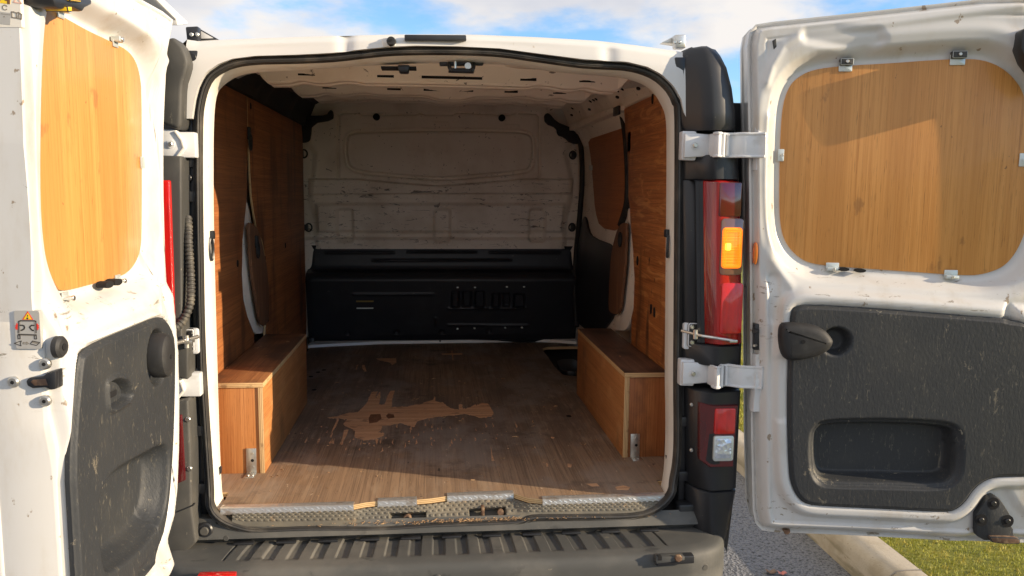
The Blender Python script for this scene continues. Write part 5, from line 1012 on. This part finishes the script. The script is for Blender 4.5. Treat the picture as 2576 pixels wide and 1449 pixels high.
def left_door():
    zt = 1.99
    out = [(-.018,1.984),(.025,1.902),(.064,1.822),(.086,1.672),(.102,1.512),(.112,1.362)]+[(.13,1.213),(.115,1.078),(.12,.945),(.136,.809),(.157,.702),(.185,.629),(.23,.587)]+[(.19, .50), (.24, .474), (.66, .47), (.70, .485), (.718, .53), (.725, .62), (.725, 1.60), (.716, 1.72), (.708, 1.85), (.70, 1.92), (.68, 1.965), (.64, 1.985), (.30, 1.995), (.05, 1.992)]
    win = chaikin([(.558,1.888),(.51,1.884),(.404,1.874),(.275,1.869),(.203,1.863),(.161,1.842),(.142,1.805),(.138,1.76),(.174,1.398),(.187,1.357),(.213,1.328),(.259,1.306),(.312,1.299),(.401,1.297),(.571,1.293),(.589,1.31),(.618,1.346),(.639,1.385),(.644,1.434),(.644,1.495),(.631,1.615),(.614,1.735),(.597,1.817),(.582,1.859)], 2)
    pan = chaikin([(.657,1.172),(.645,1.178),(.612,1.186),(.527,1.19),(.37,1.193),(.281,1.196),(.235,1.186),(.207,1.161),(.182,1.119),(.191,1.024),(.212,.889),(.235,.787),(.266,.69),(.316,.615),(.392,.601),(.471,.604)]+[(.30, .575), (.50, .565), (.66, .566), (.70, .58), (.712, .62)]+[(.736,.74),(.728,.837),(.712,.956),(.697,1.035),(.677,1.112)], 1)
    pan = [(min(u, .7135), z) for u, z in pan]
    def extra(Q, w):
        w = w+.006*np.exp(-(seg_dist(Q, [(.362,1.923),(.153,1.904),(.048,1.85),(.043,1.761)])/.014)**2)
        return w
    ld = skin(FLf, out, win, pan, door_white, white, extra=extra, collar=.03, rim=.010, rw=.010, lowin=-.01).done('rear_door', van, 'left rear door, narrower and swung out at a right angle', sharp=55)
    prism('door_window_plywood', inset(win, .001), FLf, -.045, -.036, door_ply, ld, .0012)
    nn = Vector(FLf(0, 0, 1))-Vector(FLf(0, 0, 0)); uu = Vector(FLf(1, 0, 0))-Vector(FLf(0, 0, 0))
    for c, (w_, h_), tp in zip([(.517,1.886),(.277,1.868),(.158,1.585),(.323,1.299),(.561,1.287)], ((.013, .010), (.013, .010), (.012, .015), (.013, .008), (.012, .007)), (1, 1, 0, -1, -1)):
        k = B(); k.prism(rrect(c[0]-w_, c[0]+w_, c[1]-h_, c[1]+h_, .002), FLf, -.0355, -.0325, clip_m, .0008)
        if tp: k.prism(rrect(c[0]-w_*.95, c[0]+w_*.95, c[1]+(h_*.2 if tp > 0 else -h_*1.4), c[1]+(h_*1.5 if tp > 0 else -h_*.4), .002), FLf, -.039, -.018, clip_m, .001)
        k.cyl(FLf(c[0], c[1]+tp*h_*.9, -.018 if tp else -.038), nn, .006, .004, bolt_m, 10, bev=.001); k.done('window_clip', ld)
    for p in [(.412,1.293),(.369,1.294)]: prism('hole', ellipse(p[0], p[1], .020, .008, 14), FLf, -.034, -.010, hole_m, ld, 0)
    pk = chaikin([(.594,.876),(.414,.865),(.304,.855),(.279,.841),(.275,.802),(.3,.715),(.344,.681),(.445,.669),(.571,.683),(.603,.695),(.605,.784)], 2)
    ring = chaikin([(.569,1.094),(.555,1.102),(.528,1.102),(.491,1.095),(.46,1.073),(.448,1.044),(.46,1.023),(.494,1.02),(.55,1.021),(.566,1.033),(.57,1.059)], 2)
    cup = ellipse(*[(.305,1.097)][0], .05, .066, 24)
    t = trim(FLf, pan, .047, [(inset(pk, -.014), -.008, .01), (pk, -.05, .05), (ring, .008, .010), (inset(ring, .014), -.045, .022), (cup, -.035, .02)], panel_black).done('door_trim_panel', ld, sharp=60)
    kn = ellipse(*[(.319,1.105)][0], .040, .056, 26); k = B(); k.dome(kn, FLf, [(0, .045), (0, .070), (.004, .080), (.012, .085), (.026, .087)], rubber_dark); c = [(.32,1.102)][0]; k.cyl(FLf(c[0], c[1], .0865), nn, .006, .0015, hole_m, 12); k.done('door_handle_cover', t)
    c = [(.51,1.059)][0]; k = B(); k.prism(rrect(c[0]-.05, c[0]+.03, c[1]-.030, c[1]+.03, .012), FLf, .008, .03, panel_black, .006); k.prism(rrect(c[0]-.022, c[0]+.022, c[1]-.012, c[1]+.004, .005), FLf, .025, .0312, hole_m, .001); k.done('release_lever', t)
    c = [(.711,1.203)][0]; k = B(); k.cyl(FLf(c[0], c[1], .025), nn, .022, .015, rubber_dark, 24, bev=.005); k.cyl(FLf(c[0], c[1], .0398), nn, .007, .002, hole_m, 12); k.done('door_stop', ld)
    # fittings on the free edge
    def FE_(w, z, u): return FLf(u, z, w)
    eu = .7268
    def decal(name, pts, lift, mat, par): return prism(name, pts, FE_, eu-.01, eu+lift, mat, par, 0)
    lk = [(-.028,1.138),(-.021,1.145),(.005,1.147),(.013,1.154),(.034,1.161),(.033,1.123),(.018,1.12),(.01,1.125),(-.016,1.123),(-.026,1.128)]
    k = B(); k.prism(lk, FE_, eu-.02, eu+.004, black, .003); k.prism([(-.019,1.137),(-.013,1.142),(.013,1.144),(.016,1.132),(.021,1.129),(-.011,1.128)], FE_, eu, eu+.0052, rust, .001); k.prism([(.025,1.157),(.037,1.161),(.035,1.124),(.022,1.122)], FE_, eu, eu+.014, black, .003); k.done('edge_lock', ld)
    for p in [(.01,1.172),(-.054,1.135),(.006,1.097)]:
        k = B(); k.cyl(FE_(p[0], p[1], eu-.004), uu, .0115, .009, bolt_m, 18, bev=.003); k.cyl(FE_(p[0], p[1], eu+.0048), uu, .004, .001, hole_m, 6); k.done('torx_screw', ld)
    a, c = [(-.044,1.278),(.005,1.202)]; x0, x1, z0, z1 = a[0], c[0], c[1], a[1]
    st = decal('warning_sticker', rrect(min(x0, x1), max(x0, x1), z0, z1, .004), .0012, sticker_grey, ld)
    # its print: everything inked flat on the label
    def ar(pts, w=.0011, closed=False):
        o = B(); P = list(pts)+([pts[0]] if closed else [])
        for p, q in zip(P[:-1], P[1:]):
            p, q = Vector(p), Vector(q); t = (q-p); 
            if t.length < 1e-6: continue
            t.normalize(); n = Vector((-t.y, t.x))*w*.5; o.prism([tuple(p-n-t*w*.3), tuple(q-n+t*w*.3), tuple(q+n+t*w*.3), tuple(p+n-t*w*.3)], FE_, eu, eu+.0016, ar.m, 0)
        return o
    tri = [(-.017,1.277),(-.007,1.26),(-.029,1.26)]; decal('warning_triangle', tri, .0015, ink_red, st); decal('warning_triangle_fill', [(-.017,1.274),(-.01,1.261),(-.026,1.261)], .0018, ink_yel, st)
    k = B(); k.prism([(-.018,1.27),(-.016,1.27),(-.017,1.266),(-.018,1.266)], FE_, eu, eu+.0021, ink, 0); c = [(-.018,1.263)][0]; k.prism(ellipse(c[0], c[1], .0019, .0019, 10), FE_, eu, eu+.0021, ink, 0); k.done('exclamation_mark', st)
    ar.m = ink
    k = B()
    for pts, w, cl in (([(-.035,1.257),(-.032,1.258),(-.005,1.258),(-.002,1.257)], .0024, False), ([(-.036,1.257),(-.038,1.234)], .0016, False), ([(-.002,1.257),(-.003,1.234)], .0016, False), ([(-.033,1.258),(-.035,1.234)], .001, False), ([(-.005,1.258),(-.005,1.233)], .001, False), ([(-.038,1.231),(-.003,1.23)], .0024, False), ([(-.038,1.229),(-.003,1.229)], .0012, False), ([(-.039,1.229),(-.035,1.229),(-.035,1.222),(-.039,1.222)], .0016, True), ([(-.007,1.229),(-.003,1.229),(-.003,1.222),(-.007,1.222)], .0016, True),
                       ([(-.034,1.249),(-.029,1.249),(-.026,1.248),(-.025,1.245),(-.026,1.242),(-.029,1.24),(-.032,1.239)], .0026, False), ([(-.006,1.249),(-.011,1.249),(-.014,1.247),(-.015,1.245),(-.013,1.242),(-.01,1.239),(-.008,1.239)], .0026, False), ([(-.033,1.218),(-.047,1.213),(-.034,1.208),(-.035,1.213)], .0014, True), ([(-.029,1.215),(-.023,1.214),(-.023,1.216),(-.019,1.213),(-.023,1.211),(-.023,1.212),(-.03,1.212)], .0012, True), ([(-.011,1.218),(.003,1.215),(-.004,1.209),(-.016,1.212)], .0014, True)):
        ar.m = ink if w > .0013 else ink_soft
        g = ar(pts, w, cl); me = bpy.data.meshes.new('t'); g.bm.to_mesh(me); k.mi(ar.m); n0 = len(k.bm.faces); k.bm.from_mesh(me); k.bm.faces.ensure_lookup_table()
        for f in k.bm.faces[n0:]: f.material_index = k.mi(ar.m)
        bpy.data.meshes.remove(me); g.bm.free()
    for tip in ([(-.034,1.238),(-.03,1.24),(-.031,1.238)], [(-.006,1.238),(-.009,1.24),(-.009,1.238)]): k.prism(tip, FE_, eu, eu+.0016, ink, 0)
    k.prism([(-.01,1.217),(.001,1.215),(-.002,1.212),(-.013,1.214)], FE_, eu, eu+.0014, ink_soft, 0)
    k.done('van_pictogram', st)
    k = B()
    k.prism([(-.038,1.253),(-.039,1.24),(-.041,1.241),(-.042,1.24),(-.042,1.242),(-.044,1.244),(-.042,1.246),(-.043,1.249),(-.041,1.249),(-.04,1.254),(-.04,1.251)], FE_, eu, eu+.0016, ink_red, 0); k.prism([(-.001,1.252),(.001,1.253),(.001,1.251),(.003,1.249),(.004,1.249),(.002,1.246),(.004,1.245),(.002,1.243),(.001,1.24),(-0,1.241),(-.001,1.239)], FE_, eu, eu+.0016, ink_red, 0); k.done('impact_marks', st)
    # second label at the top edge
    eu = .7098
    a, c = [(-.049,1.89),(-.005,1.819)]; s2 = decal('instruction_sticker', rrect(min(a[0], c[0]), max(a[0], c[0]), c[1], a[1], .003), .0010, sticker_pale, ld)
    k = B(); k.prism([(-.042,1.877),(-.022,1.875),(-.024,1.861),(-.043,1.863)], FE_, eu, eu+.0014, ink_yel, 0); k.prism([(-.034,1.875),(-.023,1.874),(-.024,1.861),(-.029,1.862),(-.029,1.867),(-.033,1.867)], FE_, eu, eu+.0017, brown_board, 0); k.done('picture_print', s2)
    k = B(); k.prism([(-.049,1.848),(-.024,1.845),(-.026,1.823),(-.051,1.825)], FE_, eu, eu+.0014, sticker_grey, 0); k.prism([(-.042,1.844),(-.025,1.842),(-.025,1.841),(-.042,1.843)], FE_, eu, eu+.0017, ink_soft, 0); k.prism([(-.038,1.839),(-.035,1.839),(-.035,1.837),(-.038,1.837)], FE_, eu, eu+.0017, ink_soft, 0); k.done('picture_print', s2)
    ar.m = ink_pink
    ar([(-.009,1.874),(-.003,1.863),(-.017,1.865)], .0022, True).done('warning_triangle', s2)
    ar.m = ink_soft
    ar([(-.022,1.847),(-.018,1.847),(-.013,1.845),(-.009,1.846),(-.004,1.843),(-.005,1.834),(-.013,1.836),(-.022,1.837)], .0022, True).done('open_book_sign', s2); ar([(-.013,1.845),(-.013,1.836)], .0018).done('open_book_sign', s2)
    ar([(-.009,1.841),(-.009,1.837)], .0022).done('letter_i', s2); ar([(-.009,1.843),(-.008,1.843)], .0020).done('letter_i', s2)
    p = [(-.034,1.855)][0]; ar([(p[0]+.0045*math.cos(t), p[1]+.0045*math.sin(t)) for t in np.linspace(.4, 5.6, 14)], .0014).done('recycle_mark', s2)
    # top latch and outer rain flange
    lt = [(.704,1.885),(.69,1.863),(.676,1.86),(.62,1.875),(.598,1.874),(.587,1.875),(.578,1.884),(.546,1.899),(.549,1.911)]
    k = B(); k.prism(lt, FLf, -.035, .05, black, .006); k.prism([(.658,1.871),(.639,1.875),(.639,1.864),(.654,1.86)], FLf, .01, .055, yellow_p, .002); k.prism([(.649,1.886),(.604,1.895),(.606,1.889),(.646,1.882)], FLf, .03, .056, yellow_p, .002); k.done('upper_latch', ld)
    fl = [(-.093,2.07),(-.272,2.037),(-.275,2.02),(-.363,2.041),(-.359,2.049),(-.188,2.076),(-.147,2.083)]; prism('rain_flange', fl, FLf, -.16, -.10, white, ld, .004)
left_door()
